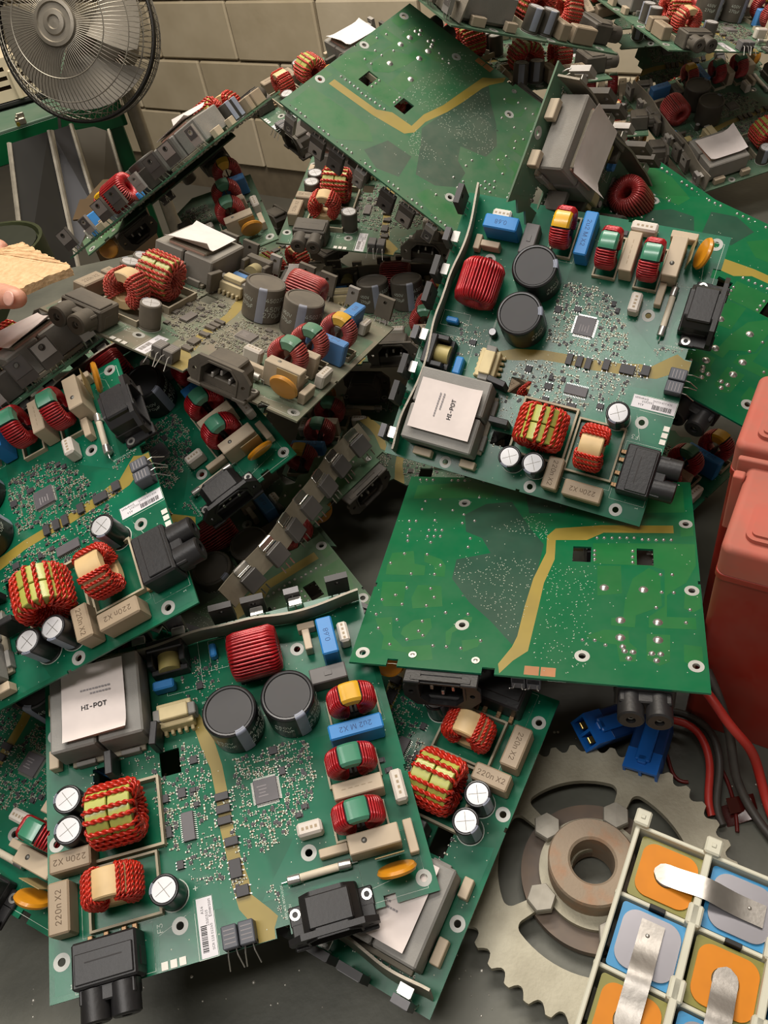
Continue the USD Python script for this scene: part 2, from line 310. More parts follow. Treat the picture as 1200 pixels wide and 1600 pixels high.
printed('solder_mask_shade', [[167.2, 154.1], [152.4, 168.1], [132.7, 171.7], [115.0, 139.3], [104.4, 123.1], [107.5, 87.1], [111.7, 54.0], [112.5, 33.0], [117.1, 25.3], [133.2, 44.2], [150.0, 60.5], [165.5, 82.5], [165.6, 102.6], [141.8, 111.2], [150.2, 127.3], [163.3, 133.9]], 'pour_dark', False, 'grey green copper plane under the mask', .03)
printed('solder_mask_shade', [[92, 160], [118, 158], [124, 186], [104, 194], [84, 186]], 'pour_dark', False, 'grey green copper plane under the mask', .03)
printed('insulation_strip', [[97.2, 141.5], [64.4, 147.1], [14.6, 149.5], [14.6, 141.0], [62.7, 138.8], [74.4, 129.8], [96.3, 128.4], [95.7, 107.7], [101.3, 83.3], [103.1, 60.7], [106.6, 21.0], [115.1, 12.2], [122.4, 1.1], [124.0, 8.6], [116.9, 23.5], [114.5, 32.8], [112.3, 59.9], [108.9, 87.0], [102.2, 114.0], [102.8, 132.7]], 'strip', False, 'amber insulation strip on the solder side', .06)
for x0 in (88.5, 98.5): printed('copper_area', [(x0, 2), (x0 + 9, 2), (x0 + 9, 9), (x0, 9)], 'copper', False, None, .04)
part('solder_mask', (outline.buffer(-.15), -BT - .02, .02), 'pcb_back', pcb, False, 'green solder side')
BIG = [[61.3, 82.0], [36.1, 82.1], [50.6, 53.0], [27.8, 53.3], [50.6, 38.0], [28.1, 38.3]]
for x, y in BIG:
    part('solder_joint', domes([(x, y)], -BT - .03, 3.2, 1.8, 12, True), 'tin', pcb, True)
MED = [[49.2, 30.5], [48.0, 27.1], [43.0, 26.8], [45.5, 21.4], [32.0, 26.8], [26.8, 26.8], [29.4, 21.4]]
SML = [[24.9, 97.4], [17.4, 97.8], [24.7, 80.5], [17.1, 80.7], [28.5, 66.1], [7.9, 66.0], [10.9, 54.4], [73.6, 33.7], [66.1, 34.1], [59.5, 30.8], [67.3, 132.6], [62.3, 132.9], [56.9, 133.2], [51.5, 133.6], [46.6, 133.9], [41.6, 134.2], [36.1, 132.7], [31.8, 133.0], [26.7, 132.8], [21.7, 133.2], [16.6, 133.5], [68.6, 118.6], [68.5, 114.1], [68.3, 109.6], [42.7, 119.9], [42.8, 113.7], [42.8, 108.2], [205.5, 106.1], [188.2, 106.4], [213.7, 95.2], [176.2, 95.7], [196.0, 85.1], [178.8, 85.8], [196.2, 70.8], [178.9, 71.2], [202.7, 62.8], [174.9, 62.9], [211.3, 57.6], [196.1, 54.4], [178.8, 54.5], [164.4, 49.2], [149.1, 49.2], [212.1, 43.3], [196.5, 39.8], [178.9, 39.9], [207.5, 30.9], [179.6, 30.9], [176.0, 27.3], [186.0, 22.9], [196.5, 17.5], [167.7, 19.2], [158.8, 19.2], [149.3, 18.9], [137.5, 26.5], [209.6, 143.9], [204.2, 144.2], [189.5, 145.8], [189.8, 172.3], [201.6, 169.3], [159.0, 175.9], [177.6, 158.8], [202.2, 158.9], [168.0, 154.0], [167.6, 143.7], [158.6, 146.8], [207.1, 133.8], [207.2, 126.2], [206.0, 120.6], [192.0, 133.9], [186.8, 134.2], [181.9, 134.5], [191.8, 126.7], [186.8, 127.0], [181.9, 127.3], [188.0, 120.0], [158.9, 126.3], [159.1, 116.6]]
for k in range(8):
    for j in range(3): SML.append([15 + k * 26.5 + j * 5.4, 197.5])
part('solder_joints', domes(MED, -BT - .03, 2.1, 1.4, 9, True), 'tin', pcb, True, 'round solder joints in threes', 'stuff')
part('solder_joints', domes(SML, -BT - .03, 1.35, 1.15, 8, True), 'tin', pcb, True, 'scattered small solder joints', 'stuff')
for x, y in ((179.4, 10.1), (138.3, 9.7)): part('rivet', [ring(x, y, -BT - .5, 1.4, 2.7, .5, 16), domes([(x, y)], -BT, 1.6, .5, 8, True)], 'tin', pcb)
bv = in_poly([(112, 48), (118, 30), (165, 85), (164, 104), (140, 110), (108, 108)], 210, g_) + in_poly([(70, 10), (104, 14), (100, 104), (66, 104)], 200, g_) + in_poly([(2, 2), (218, 2), (218, 200), (2, 200)], 130, g_) + in_poly([(100, 128), (150, 138), (110, 160)], 90, g_)
bv = [q for q in bv if outline.contains(Point(q).buffer(.7))]
part('via_dots', domes(bv, -BT - .03, .42, .2, 6, True), 'solder', pcb, False, 'tiny bright plated dots on the solder side', 'stuff')
part('silk_code', boxes([(128 + i * 2.1, 66 + (i % 2) * .2, -BT - .12, 1.3, 1.5, .1, 0) for i in range(14)]), 'ink_white', pcb, False, 'row of small pale pads')

# transformer
t = part('transformer', [bx(26.5, 157, 3, 27.6, 56, 23, 1.2), bx(55.5, 157, 3, 27.6, 56, 23, 1.2)], 'ferrite', None, 30)
part('bobbin', [bx(41, 157, .3, 46, 62, 3.2), bx(41, 157, 20, 37, 44, 8.6, .8)], 'bobbin', t)
part('coil_tape', bx(41, 157, 24.6, 35, 46.5, 3.0, .6), 'tape_pink', t)
def paper(x0, x1, y0, y1, z, lift, th=.25, n=10):
    X, Y = np.meshgrid(np.linspace(x0, x1, n), np.linspace(y0, y1, n), indexing='ij'); s, q = (X - x0) / (x1 - x0), (Y - y0) / (y1 - y0)
    Z = z + lift * (np.maximum(0, .25 - q) ** 2 * 16 * (0.4 + s) + np.maximum(0, q - .8) ** 2 * 10 * (1 - s)) + .3 * np.sin(s * 5) * np.sin(q * 4)
    V = np.stack([X, Y, Z], -1).reshape(-1, 3); V = np.vstack([V, V - [0, 0, th]]); i, j = np.meshgrid(np.arange(n - 1), np.arange(n - 1), indexing='ij'); a = (i * n + j).ravel()
    F = np.stack([a, a + n, a + n + 1, a + 1], 1); N = n * n; F = np.vstack([F, F[:, ::-1] + N])
    e = list(range(n)) + [k * n + n - 1 for k in range(1, n)] + [N - 1 - k for k in range(1, n)] + [k * n for k in range(n - 2, 0, -1)]
    F = np.vstack([F, [(e[k], e[k] + N, e[(k + 1) % len(e)] + N, e[(k + 1) % len(e)]) for k in range(len(e))]])
    return tm(V, F)
lb = part('paper_label', paper(21.5, 60.5, 132.5, 181, 29.0, 2.2), 'paper', t, True, 'pinkish white paper label', None, 'c')
lb2 = part('paper_label', paper(20, 61.5, 130.5, 182, 29.8, 7.0), 'paper', t, True, 'crumpled off-white paper label with lifted corners', None, 'db')
part('label_print', [text('HI-POT', 3.0, 41.5, 152, 29.45, 0, .06, True)], 'ink_dark', t, False, 'dark printed words')
part('label_print', boxes([(34 + i * 1.9 + 6 * (j == 1), 163.5 - 3 * j, 29.42, 1.2 + .4 * (i % 2), 1.1, .06, 0) for j in range(2) for i in range(10 - 3 * j)]), 'ink_grey', t, False, 'faint printed rows', None, 'c')
for x, y in ((27, 126.6), (55, 126.4)): part('transformer_foot', bx(x, y, 0, 12, 3, 6), 'ferrite', t)
# bulk capacitors
for x, y in ((123, 125), (159.5, 125)):
    r = 17.0; H = 31
    c = part('bulk_capacitor', lathe([(0, .3), (r - .8, .3), (r, 1.2), (r, H - 2.2), (r - .4, H - .8), (r - 1.4, H), (r - 2.4, H - .1), (r - 3.0, H - .9), (0, H - .9)], 48, 'z', (x, y, 0)), 'black_sleeve', None, 30)
    part('capacitor_top', cyl((x, y, H - .95), r - 3.0, .25, n=36), 'cap_top', c)
    an = np.radians(np.linspace(-83, -59, 8)); V = []
    for a in an:
        d = np.array([math.cos(a), math.sin(a)])
        for rr, z in ((r + .06, .8), (r + .06, H - 2.2), (r - .32, H - .75), (r - 1.4, H + .06), (r - 3.4, H - .3), (r - 3.4, H - .9)): V.append((x + d[0] * rr, y + d[1] * rr, z))
    part('polarity_stripe', tm(V, [(i * 6 + j, i * 6 + 6 + j, i * 6 + 7 + j, i * 6 + 1 + j) for i in range(7) for j in range(5)]), 'stripe_grey', c, True, 'pale grey stripe down the side')
    o = []
    for s, h, a0, z in (('450', 3.6, -44, 22), ('270', 3.6, -12, 22), ('450V', 3.2, -116, 19), ('270\u00b5F', 3.2, -116, 13), ('450V', 4.4, -32, 14), ('270\u00b5F', 4.4, -32, 8)):
        m = text(s, h, 0, 0, 0).copy(); v = np.array(m.vertices); th = math.radians(a0) + v[:, 0] / r; rr = r + .03 + v[:, 2]
        o.append(TM(np.stack([x + rr * np.cos(th), y + rr * np.sin(th), z + v[:, 1]], 1), m.faces, process=False))
    part('printed_marking', o, 'ink_white', c, False, 'white printed rating')
# choke
i = part('choke_core', [ringcore((143, 165, 17), 'u', 6.6, 14.5, 29), bx(143, 165, 0, 28, 24, 3)], 'ferrite_dark')
part('choke_winding', wound((143, 165, 17), 'u', 6.6, 14.5, 29, [(0, 351.5, 40)], 2.2, n=20), 'red_wire', i, True, 'red enamelled wire wound side by side')
# common-mode toroids: yellow, green, green
for x, y, cm, lab in ((197, 116, 'tape_yellow', 'yellow'), (188, 79, 'tape_green', 'green'), (185, 47.5, 'tape_green', 'green')):
    c = (x, y, 18.5)
    i = part('toroid_core', ringcore(c, 'v', 7.4, 14.0, 11.5), 'ferrite_dark')
    part('core_tape', ringcore(c, 'v', 6.9, 15.6, 13.2, 66, 114, 10, 1.6), cm, i, 40, lab + ' tape block on top of the ring')
    part('coil_winding', wound(c, 'v', 7.4, 14.0, 11.5, [(-62, 58, 17)], 1.7, n=18), 'red_wire', i, True)
    part('coil_winding', wound(c, 'v', 7.4, 14.0, 11.5, [(122, 242, 17)], 1.7, n=18), 'red_wire', i, True)
    part('coil_tray', tray(x, y, 33, 17.5, 4.0), 'bobbin_pale', i)
    part('coil_divider', bx(x, y, 3, 1.4, 11, 16, .2), 'bobbin_dark', i)
# output inductors of twisted wire
c = (47.5, 86, 19.0)
i = part('inductor_core', [ringcore((40.9, 86, 19), 'u', 7.5, 16.6, 12.4, bev=.5), ringcore((54.1, 86, 19), 'u', 7.5, 16.6, 12.4, bev=.5)], 'tape_lime', label='lime yellow double ring core')
part('inductor_winding', wound(c, 'u', 7.5, 16, 25.5, [(a_, a_, 1) for a_ in (134, 112, 90, 68, 46)] + [(150, 174, 3), (6, 30, 3), (186, 354, 11)], 2.9, True, twists=9, seed=4), 'red_twist', i, True, 'bundles of twisted red wire')
part('coil_tray', tray(48.5, 86, 44, 42, 6.0, 1.6), 'bobbin_pale', i)
c = (43, 47, 18.0)
i = part('inductor_core', ringcore(c, 'v', 7.2, 15.0, 16), 'tape_cream', label='cream ring core')
part('inductor_winding', wound(c, 'v', 7.2, 15.0, 16, [(14, 62, 6), (-40, 2, 5)], 2.3, True, seed=5), 'red_twist', i, True, 'twisted red wire bundle')
part('inductor_winding', wound(c, 'v', 7.2, 15.0, 16, [(120, 168, 5), (178, 222, 5)], 2.3, True, seed=6), 'red_twist', i, True, 'twisted red wire bundle')
part('coil_tray', tray(45, 46, 41, 35, 5.0, 1.4), 'bobbin_pale', i)
# small electrolytics
for x, y, H in ((20.5, 101, 22), (20.5, 83.2, 22), (71.5, 37, 21)):
    r = 8.4
    c = part('electrolytic_capacitor', lathe([(0, .2), (r, .2), (r, 1), (r - .35, 1.6), (r - .35, 2.2), (r, 2.9), (r, H - .8), (r - .5, H - .1), (r - 1.1, H), (r - 1.6, H - .3), (0, H - .3)], 28, 'z', (x, y, 0)), 'black_sleeve', None, 30)
    part('vented_top', [cyl((x, y, H - .35), r - 1.7, .2, n=24)], 'aluminium', c, True, 'bare aluminium top')
    part('vent_score', boxes([(x, y, H - .16, 11, .35, .06, a) for a in (.5, 2.1)]), 'steel_dark', c, False)
    a = np.radians(np.linspace(140, 185, 6)); V = []
    for q in a:
        for rr, z in ((r + .05, 2.9), (r + .05, H - .8), (r - .4, H), (r - 1.6, H - .1)): V.append((x + rr * math.cos(q), y + rr * math.sin(q), z))
    part('polarity_stripe', tm(V, [(p * 4 + q, p * 4 + 4 + q, p * 4 + 5 + q, p * 4 + 1 + q) for p in range(5) for q in range(3)]), 'stripe_grey', c, True)
    part('base_ring', ring(x, y, 0, 8.4, 9.0, .15, 24), 'ink_white', c, False)
c = part('electrolytic_capacitor', lathe([(0, 0), (3.2, 0), (3.2, 8), (2.8, 8.4), (0, 8.4)], 18, 'z', (111.6, 146, 0)), 'black_sleeve')
part('vented_top', cyl((111.6, 146, 8.3), 2.7, .2, n=16), 'aluminium', c)
# film capacitors
for x, y, sx, sy, H, dg in ((18.5, 68.5, 24, 11.5, 15, 180), (11.5, 44.5, 12, 28, 15, 90)):
    c = part('film_capacitor', bx(x, y, .3, sx, sy, H, 1.0), 'tan_box')
    part('printed_marking', text('220n X2', 3.4, x, y, H + .31, dg), 'ink_brown', c, False, 'brown printed 220n X2')
for x, y, sx, sy, H, tx, dg in ((191.5, 163, 11, 27, 21, '0.68', 90), (195.6, 98.4, 34, 10, 20, '2u2 M X2', 180), (80, 164, 14, 6.5, 9, None, 0), (114.5, 180.5, 4.5, 10, 7, None, 0)):
    c = part('blue_capacitor', bx(x, y, .3, sx, sy, H, 1.0), 'blue_box')
    if tx: part('printed_marking', text(tx, 3.3, x, y, H + .31, dg), 'ink_blue', c, False, 'dark blue printed value')
c = part('cream_relay', bx(188.5, 63.5, .3, 30, 9.5, 19, .6), 'cream_box')
part('marking_lines', boxes([(180 + i * 4, 63.5, 19.3, 2.6, .5, .05, 0) for i in range(5)]), 'ink_tan', c, False)
c = part('cream_relay', bx(190.5, 32.5, .3, 30, 11, 20, .6), 'cream_box')
part('vent_pin', domes([(185, 33)], 20.3, 1.7, .7, 10), 'steel_dark', c)
for x, y, sx, sy, H in ((155.5, 50, 15, 8, 12), (212, 60, 7.5, 19, 12), (202.6, 167, 7, 15, 12)):
    c = part('white_capacitor', bx(x, y, .3, sx, sy, H, 1.4), 'white_box')
    part('printed_marking', boxes([(x + (i - 1.5) * 2.6 * (sx > sy), y + (i - 1.5) * 3.2 * (sx < sy), H + .3, 1.5, 1.8, .05, 0) for i in range(4)]), 'ink_tan', c, False)
for x, y, sx, sy, H in ((166.3, 35, 17, 5, 8), (211.5, 31, 5.5, 19, 9), (178, 169, 5, 15, 10), (8.1, 170, 6, 15, 8), (8, 133, 6, 12, 8), (179, 180, 12, 5, 8)):
    part('power_resistor', bx(x, y, .3, sx, sy, H, .5), 'cream_box')
part('relay', [bx(186.5, 140, .3, 24, 11, 13, .7), bx(186.5, 140, 13.2, 5, 3, .5, .1)], 'grey_box')
# varistor
d = lathe([(0, -2.3), (8.5, -2.3), (10.6, -1.7), (11.6, 0), (10.6, 1.7), (8.5, 2.3), (0, 2.3)], 30, 'y', (0, 0, 0))
d.apply_translation([199, 19, 13.5]); d = rot(d, [1, 0, 0], 24, (199, 19, 3)); i = part('varistor', d, 'orange')
part('lead', [tube([(195.5, 20, 0), (195.5, 19.6, 4)], .45, 5), tube([(202.5, 20, 0), (202.5, 19.6, 4)], .45, 5)], 'tin', i)
part('tape_flap', rot(bx(197, 24.5, 5, 17, .5, 17, .1), [1, 0, 0], 10, (197, 24.5, 4)), 'tape_clear', i, False, 'yellowish translucent tape')
# fuse
i = part('fuse', cyl((144, 26.3, 4.2), 2.3, 25, 'x', 14), 'ceramic')
for x in (137, 167): part('fuse_cap', cyl((x, 26.3, 4.2), 2.75, 7.5, 'x', 16, .4), 'tin', i)
part('fuse_clip', [bx(140.7, 26.3, 0, 3, 5, 2.2, .2), bx(170.7, 26.3, 0, 3, 5, 2.2, .2), tube([(137, 26.3, 4), (133.6, 26.3, 3.4), (133, 26.3, 0)], .45, 5), tube([(174.5, 26.3, 4), (178, 26.3, 3.4), (178.6, 26.3, 0)], .45, 5)], 'tin', i)
# mains inlet
fl = Polygon([(-25, -4.5), (-19, -12.5), (19, -12.5), (25, -4.5), (25, 4.5), (17.5, 12.5), (-17.5, 12.5), (-25, 4.5)])
so = Polygon([(-13.2, -8.4), (13.2, -8.4), (13.2, 3.4), (8.2, 8.6), (-8.2, 8.6), (-13.2, 3.4)]).buffer(.8, 3)
def upright(m, cx, v, cz):
    q = np.asarray(m.vertices); return TM(np.stack([cx + q[:, 0], v - q[:, 2], cz + q[:, 1]], 1), m.faces, process=False)
ears = unary_union([Point(-19.8, 0).buffer(.01)])
fl2 = fl.difference(so).difference(unary_union([Point(-19.8, 0).buffer(1.7, 5), Point(19.8, 0).buffer(1.7, 5)]))
i = part('mains_inlet', [upright(ext(fl2, 5, 3.2), 158.5, 0, 12.2), upright(ext(so.buffer(2.4, 2).intersection(sbox(-16, -11.5, 16, 12)).difference(so), -13, 18.5), 158.5, 0, 12.2), upright(ext(so.buffer(2.0, 2), -14.5, 2.5), 158.5, 0, 12.2), bx(158.5, 6, .2, 33, 20, 9, .8), bx(158.5, 4, 20, 25, 17, 4.6, 1.0)], 'black_plastic', None, 25)
part('socket_rim', upright(ext(so.buffer(1.6, 3).difference(so.buffer(.2)), 8.2, 1.0), 158.5, 0, 12.2), 'black_plastic', i, 25)
for a, b in ((-7, -1.5), (7, -1.5), (0, 2.8)): part('contact_pin', bx(158.5 + a, -.5, 12.2 + b - 2, 2, 9, 4, .3), 'tin', i)
for x in (137.8, 179.2):
    part('mounting_ear', [bx(x + (3 if x < 150 else -3), 7.5, .1, 13, 10.5, 2.9, .6), bx(x + (2.5 if x < 150 else -2.5), -3, .1, 11, 14, 2.9, .6)], 'black_plastic', i)
    part('eyelet', ring(x, 8.4, 2.9, 1.6, 3.1, .6, 16), 'tin', i)
# output connector
i = part('output_connector', [bx(36, 12, .3, 35, 23, 17.5, 1.2), bx(52.5, 10, 2, 3, 10, 10, .6), bx(36, -3, 3, 30, 8, 12, .8), bx(36, 10, 17.6, 31, 15, 1.4, .6)], 'black_plastic', None, 25)
part('groove', bx(36, 12.5, 18.9, 20, .7, .15, .05), 'ink_dark', i, False)
for x in (28, 44):
    part('barrel', lathe([(2.8, -8), (2.8, 0), (6.6, 0), (7.8, -.8), (7.8, -16), (2.8, -16)], 22, '-y', (x, -16, 9.5)), 'black_plastic', i, 30)
    part('contact_sleeve', lathe([(1.2, -9), (2.7, -9), (2.7, -2.5), (1.9, -2), (1.2, -2.4), (1.2, -9)], 14, '-y', (x, -16, 9.5)), 'steel_dark', i)
for x in (24, 33, 43, 49): part('solder_lug', [bx(x, 26, 0, 3, 4, 3.4, .4), bx(x, 24, 2.6, 3, 4, 1, .2)], 'copper_lug', i)
# chips
def chip(name, x, y, sx, sy, H, npx, npy, pl=1.6, m='chip'):
    i = part(name, [bx(x, y, .35, sx, sy, H, .25)], m)
    L = []
    for n, along in ((npx, 0), (npy, 1)):
        for k in range(n):
            for s in (-1, 1):
                q = (k - (n - 1) / 2) * ((sx if along == 0 else sy) - 1.4) / max(n - 1, 1)
                w = (.45 if n > 10 else .7)
                if along == 0: L += [(x + q, y + s * (sy / 2 + pl / 2), 0, w, pl, .3, 0), (x + q, y + s * (sy / 2 + .2), .3, w, .5, .7, 0)]
                else: L += [(x + s * (sx / 2 + pl / 2), y + q, 0, pl, w, .3, 0), (x + s * (sx / 2 + .2), y + q, .3, .5, w, .7, 0)]
    part('chip_pins', boxes(L), 'tin', i, False); return i
q = chip('processor_chip', 133.3, 81, 14.5, 14.5, 1.6, 18, 18, 1.6, 'chip_grey')
part('printed_marking', boxes([(131 + .4 * (j % 2), 84 - 2 * j, 1.96, 6 - j % 3, .7, .03, 0) for j in range(4)]), 'ink_grey', q, False)
chip('driver_chip', 84.3, 72.5, 7.2, 17, 1.9, 0, 14, 1.5, 'chip_grey')
for x, y, w, h in ((106.2, 84.4, 8.5, 4.6), (106.2, 76.8, 8.5, 4.8), (106, 70, 8.5, 4.6), (108.4, 57.1, 8, 5), (108.5, 41.6, 7, 10.5), (110.7, 28.8, 7.5, 6)):
    chip('isolator_chip', x, y, w, h, 2.2, 0, 4 if h > 7 else 2, 1.3)
for x, y, w, h in ((82.6, 93.3, 5, 6), (72.4, 92.5, 4, 5), (72.6, 72.5, 3.6, 7), (77.3, 52.1, 4, 5), (141.7, 104.1, 5.5, 5), (92, 111.7, 5, 5), (145, 90, 4, 5), (102, 160, 4, 5)): chip('small_chip', x, y, w, h, 1.4, 0, 3, 1.0)
for x, y in ((89.5, 93.4), (90.5, 84.3), (150, 61.5), (154.5, 65.5), (206, 80), (209, 73)): part('surface_inductor', [bx(x, y, 0, 5, 3.4, .3, .05), bx(x, y, .2, 3.4, 3, 1.2, .2)], 'chip')
# bar-code label
i = part('bar_code_label', bx(88, 16, .02, 9.2, 31, .12, .02), 'sticker')
L = [(90.3, 2.6 + .001, .14, .1, .1, .02, 0)]; y = 3.2
while y < 17:
    w = float(g_.choice([.25, .4, .6])); L.append((86.2, y + w / 2, .14, 3.4, w, .03, 0)); y += w + float(g_.choice([.25, .4]))
part('bars', boxes(L[1:]), 'ink_dark', i, False)
part('printed_marking', [text('Emerson', 1.7, 90.6, 25.5, .14, 90, .04), text('A14', 1.5, 86.2, 25, .14, 90, .04), text('1500303', 1.4, 88.6, 20.5, .14, 90, .04), text('SCR 118 01245', 1.3, 90.6, 10.5, .14, 90, .04)], 'ink_dark', i, False, 'black printed words')
# signal connectors at the edge
for x in (101.6, 111):
    i = part('signal_connector', [bx(x, 6.2, .3, 8.6, 12, 10, .6), bx(x, 1.4, .3, 8.6, 2.4, 5, .3)], 'grey_plastic')
    part('marking_lines', boxes([(x, 3 + k * 2.2, 10.3, 6, .5, .05, 0) for k in range(4)]), 'ink_grey', i, False)
    for s in (-2.2, 2.2): part('bent_pin', tube([(x + s, .4, 6.5), (x + s * 1.2, -3, 6.3), (x + s * 1.5, -6, 2.5), (x + s * 1.8, -9, -1.0)], .4, 5), 'tin', i)
# small transformers
i = part('drive_transformer', [bx(86, 141, 4, 27, 8, 10, .6)], 'ferrite')
part('bobbin', [bx(86, 146, 1, 22, 5, 12, .6), bx(86, 136, 1, 22, 5, 10, .6), bx(86, 141, 12, 18, 9, 4, .6)], 'bobbin_cream', i)
for k in range(5):
    for y in (132.4, 149.6): part('bobbin_pin', bx(77.5 + k * 4.3, y, 0, 2.2, 3.5, 4.4, .4), 'bobbin_cream', i)
i = part('standby_transformer', [bx(85.5, 187, .3, 24, 8, 20, .8), bx(75, 180, .3, 4, 12, 18, .6), bx(96, 180, .3, 4, 12, 18, .6), bx(85.5, 173, .3, 24, 4, 9, .5)], 'black_plastic')
part('coil_tape', lathe([(0, -8), (7.2, -8), (7.2, 8), (0, 8)], 20, 'y', (85.5, 180, 9)), 'tape_yellow_dull', i)
# rectifiers by the slots
for x, y, a in ((44.5, 118, 90), (73, 129, 80)):
    i = part('rectifier', rot(bx(x, y, 2, 15, 4.6, 17, .5), [0, 0, 1], a, (x, y, 0)), 'black_plastic')
    part('leads', [tube([rot(bx(x + k, y, 0, .1, .1, .1, 0), [0, 0, 1], a, (x, y, 0)).bounds.mean(0) * [1, 1, 0], rot(bx(x + k, y, 0, .1, .1, .1, 0), [0, 0, 1], a, (x, y, 0)).bounds.mean(0) * [1, 1, 0] + [0, 0, 3]], .5, 5) for k in (-5, 0, 5)], 'tin', i, label='row of tinned leads')
# power transistors along the back edge, and their clamping strip
TR = [14 + 26.8 * k + (5 if k % 3 == 1 else 0) for k in range(8)]
for k, x in enumerate(TR):
    h = 20 if k % 3 else 17; w = 15.6 if k % 3 else 10.5; body = ext(sbox(-w / 2, 0, w / 2, h).difference(Point(0, h - 5).buffer(1.8, 6)), 0, 4.6)
    V = np.asarray(body.vertices); body = TM(np.stack([x - V[:, 0], 199.2 + V[:, 2], 5 + V[:, 1]], 1), body.faces, process=False)
    i = part('power_transistor', body, 'chip_dusty' if k % 3 else 'steel_tab', None, 30, None if k % 3 else 'metal faced transistor')
    tab = ext(sbox(-w / 2 + .8, h * .35, w / 2 - .8, h - .8).difference(Point(0, h - 5).buffer(2.6, 8)), 0, .3); V = np.asarray(tab.vertices)
    part('tab_face', TM(np.stack([x - V[:, 0], 203.8 + V[:, 2], 5 + V[:, 1]], 1), tab.faces, process=False), 'steel_tab' if k % 2 else 'chip', i, 30)
    part('leads', [tube([(x + s * 5.2, 201.3, 6), (x + s * 5.2, 200.5, 3), (x + s * 5.4, 197.6, -2)], .6, 5) for s in (-1, 0, 1)], 'tin', i, label='row of three leads')
n = 90; U = np.linspace(2, 219, n); wv = 2.6 * np.sin(U / 17.0 + .6) * np.clip(np.abs(np.sin(U / 41.)) * 1.4, .2, 1) ; wv -= 1.2 * (U / 220)
P = Polygon(list(zip(U, 191.5 + wv)) + list(zip(U[::-1], 193.1 + wv[::-1])))
hs = rot(ext(P, 1.5, 20), [1, 0, 0], 9, (110, 191.5, 1.5)); i = part('heat_sink_strip', hs, 'alu_sheet', None, 30, 'wavy bare aluminium strip standing along the board edge', None, 'cd')
for k in (0, 2, 3, 5, 6): part('spring_clip', [bx(TR[k] + 1, 195.4, 16, 9, 5.6, 1.0, .2), bx(TR[k] + 1, 198.4, 9, 8, .8, 8, .2)], 'tin', i, 25, None, None, 'cd')

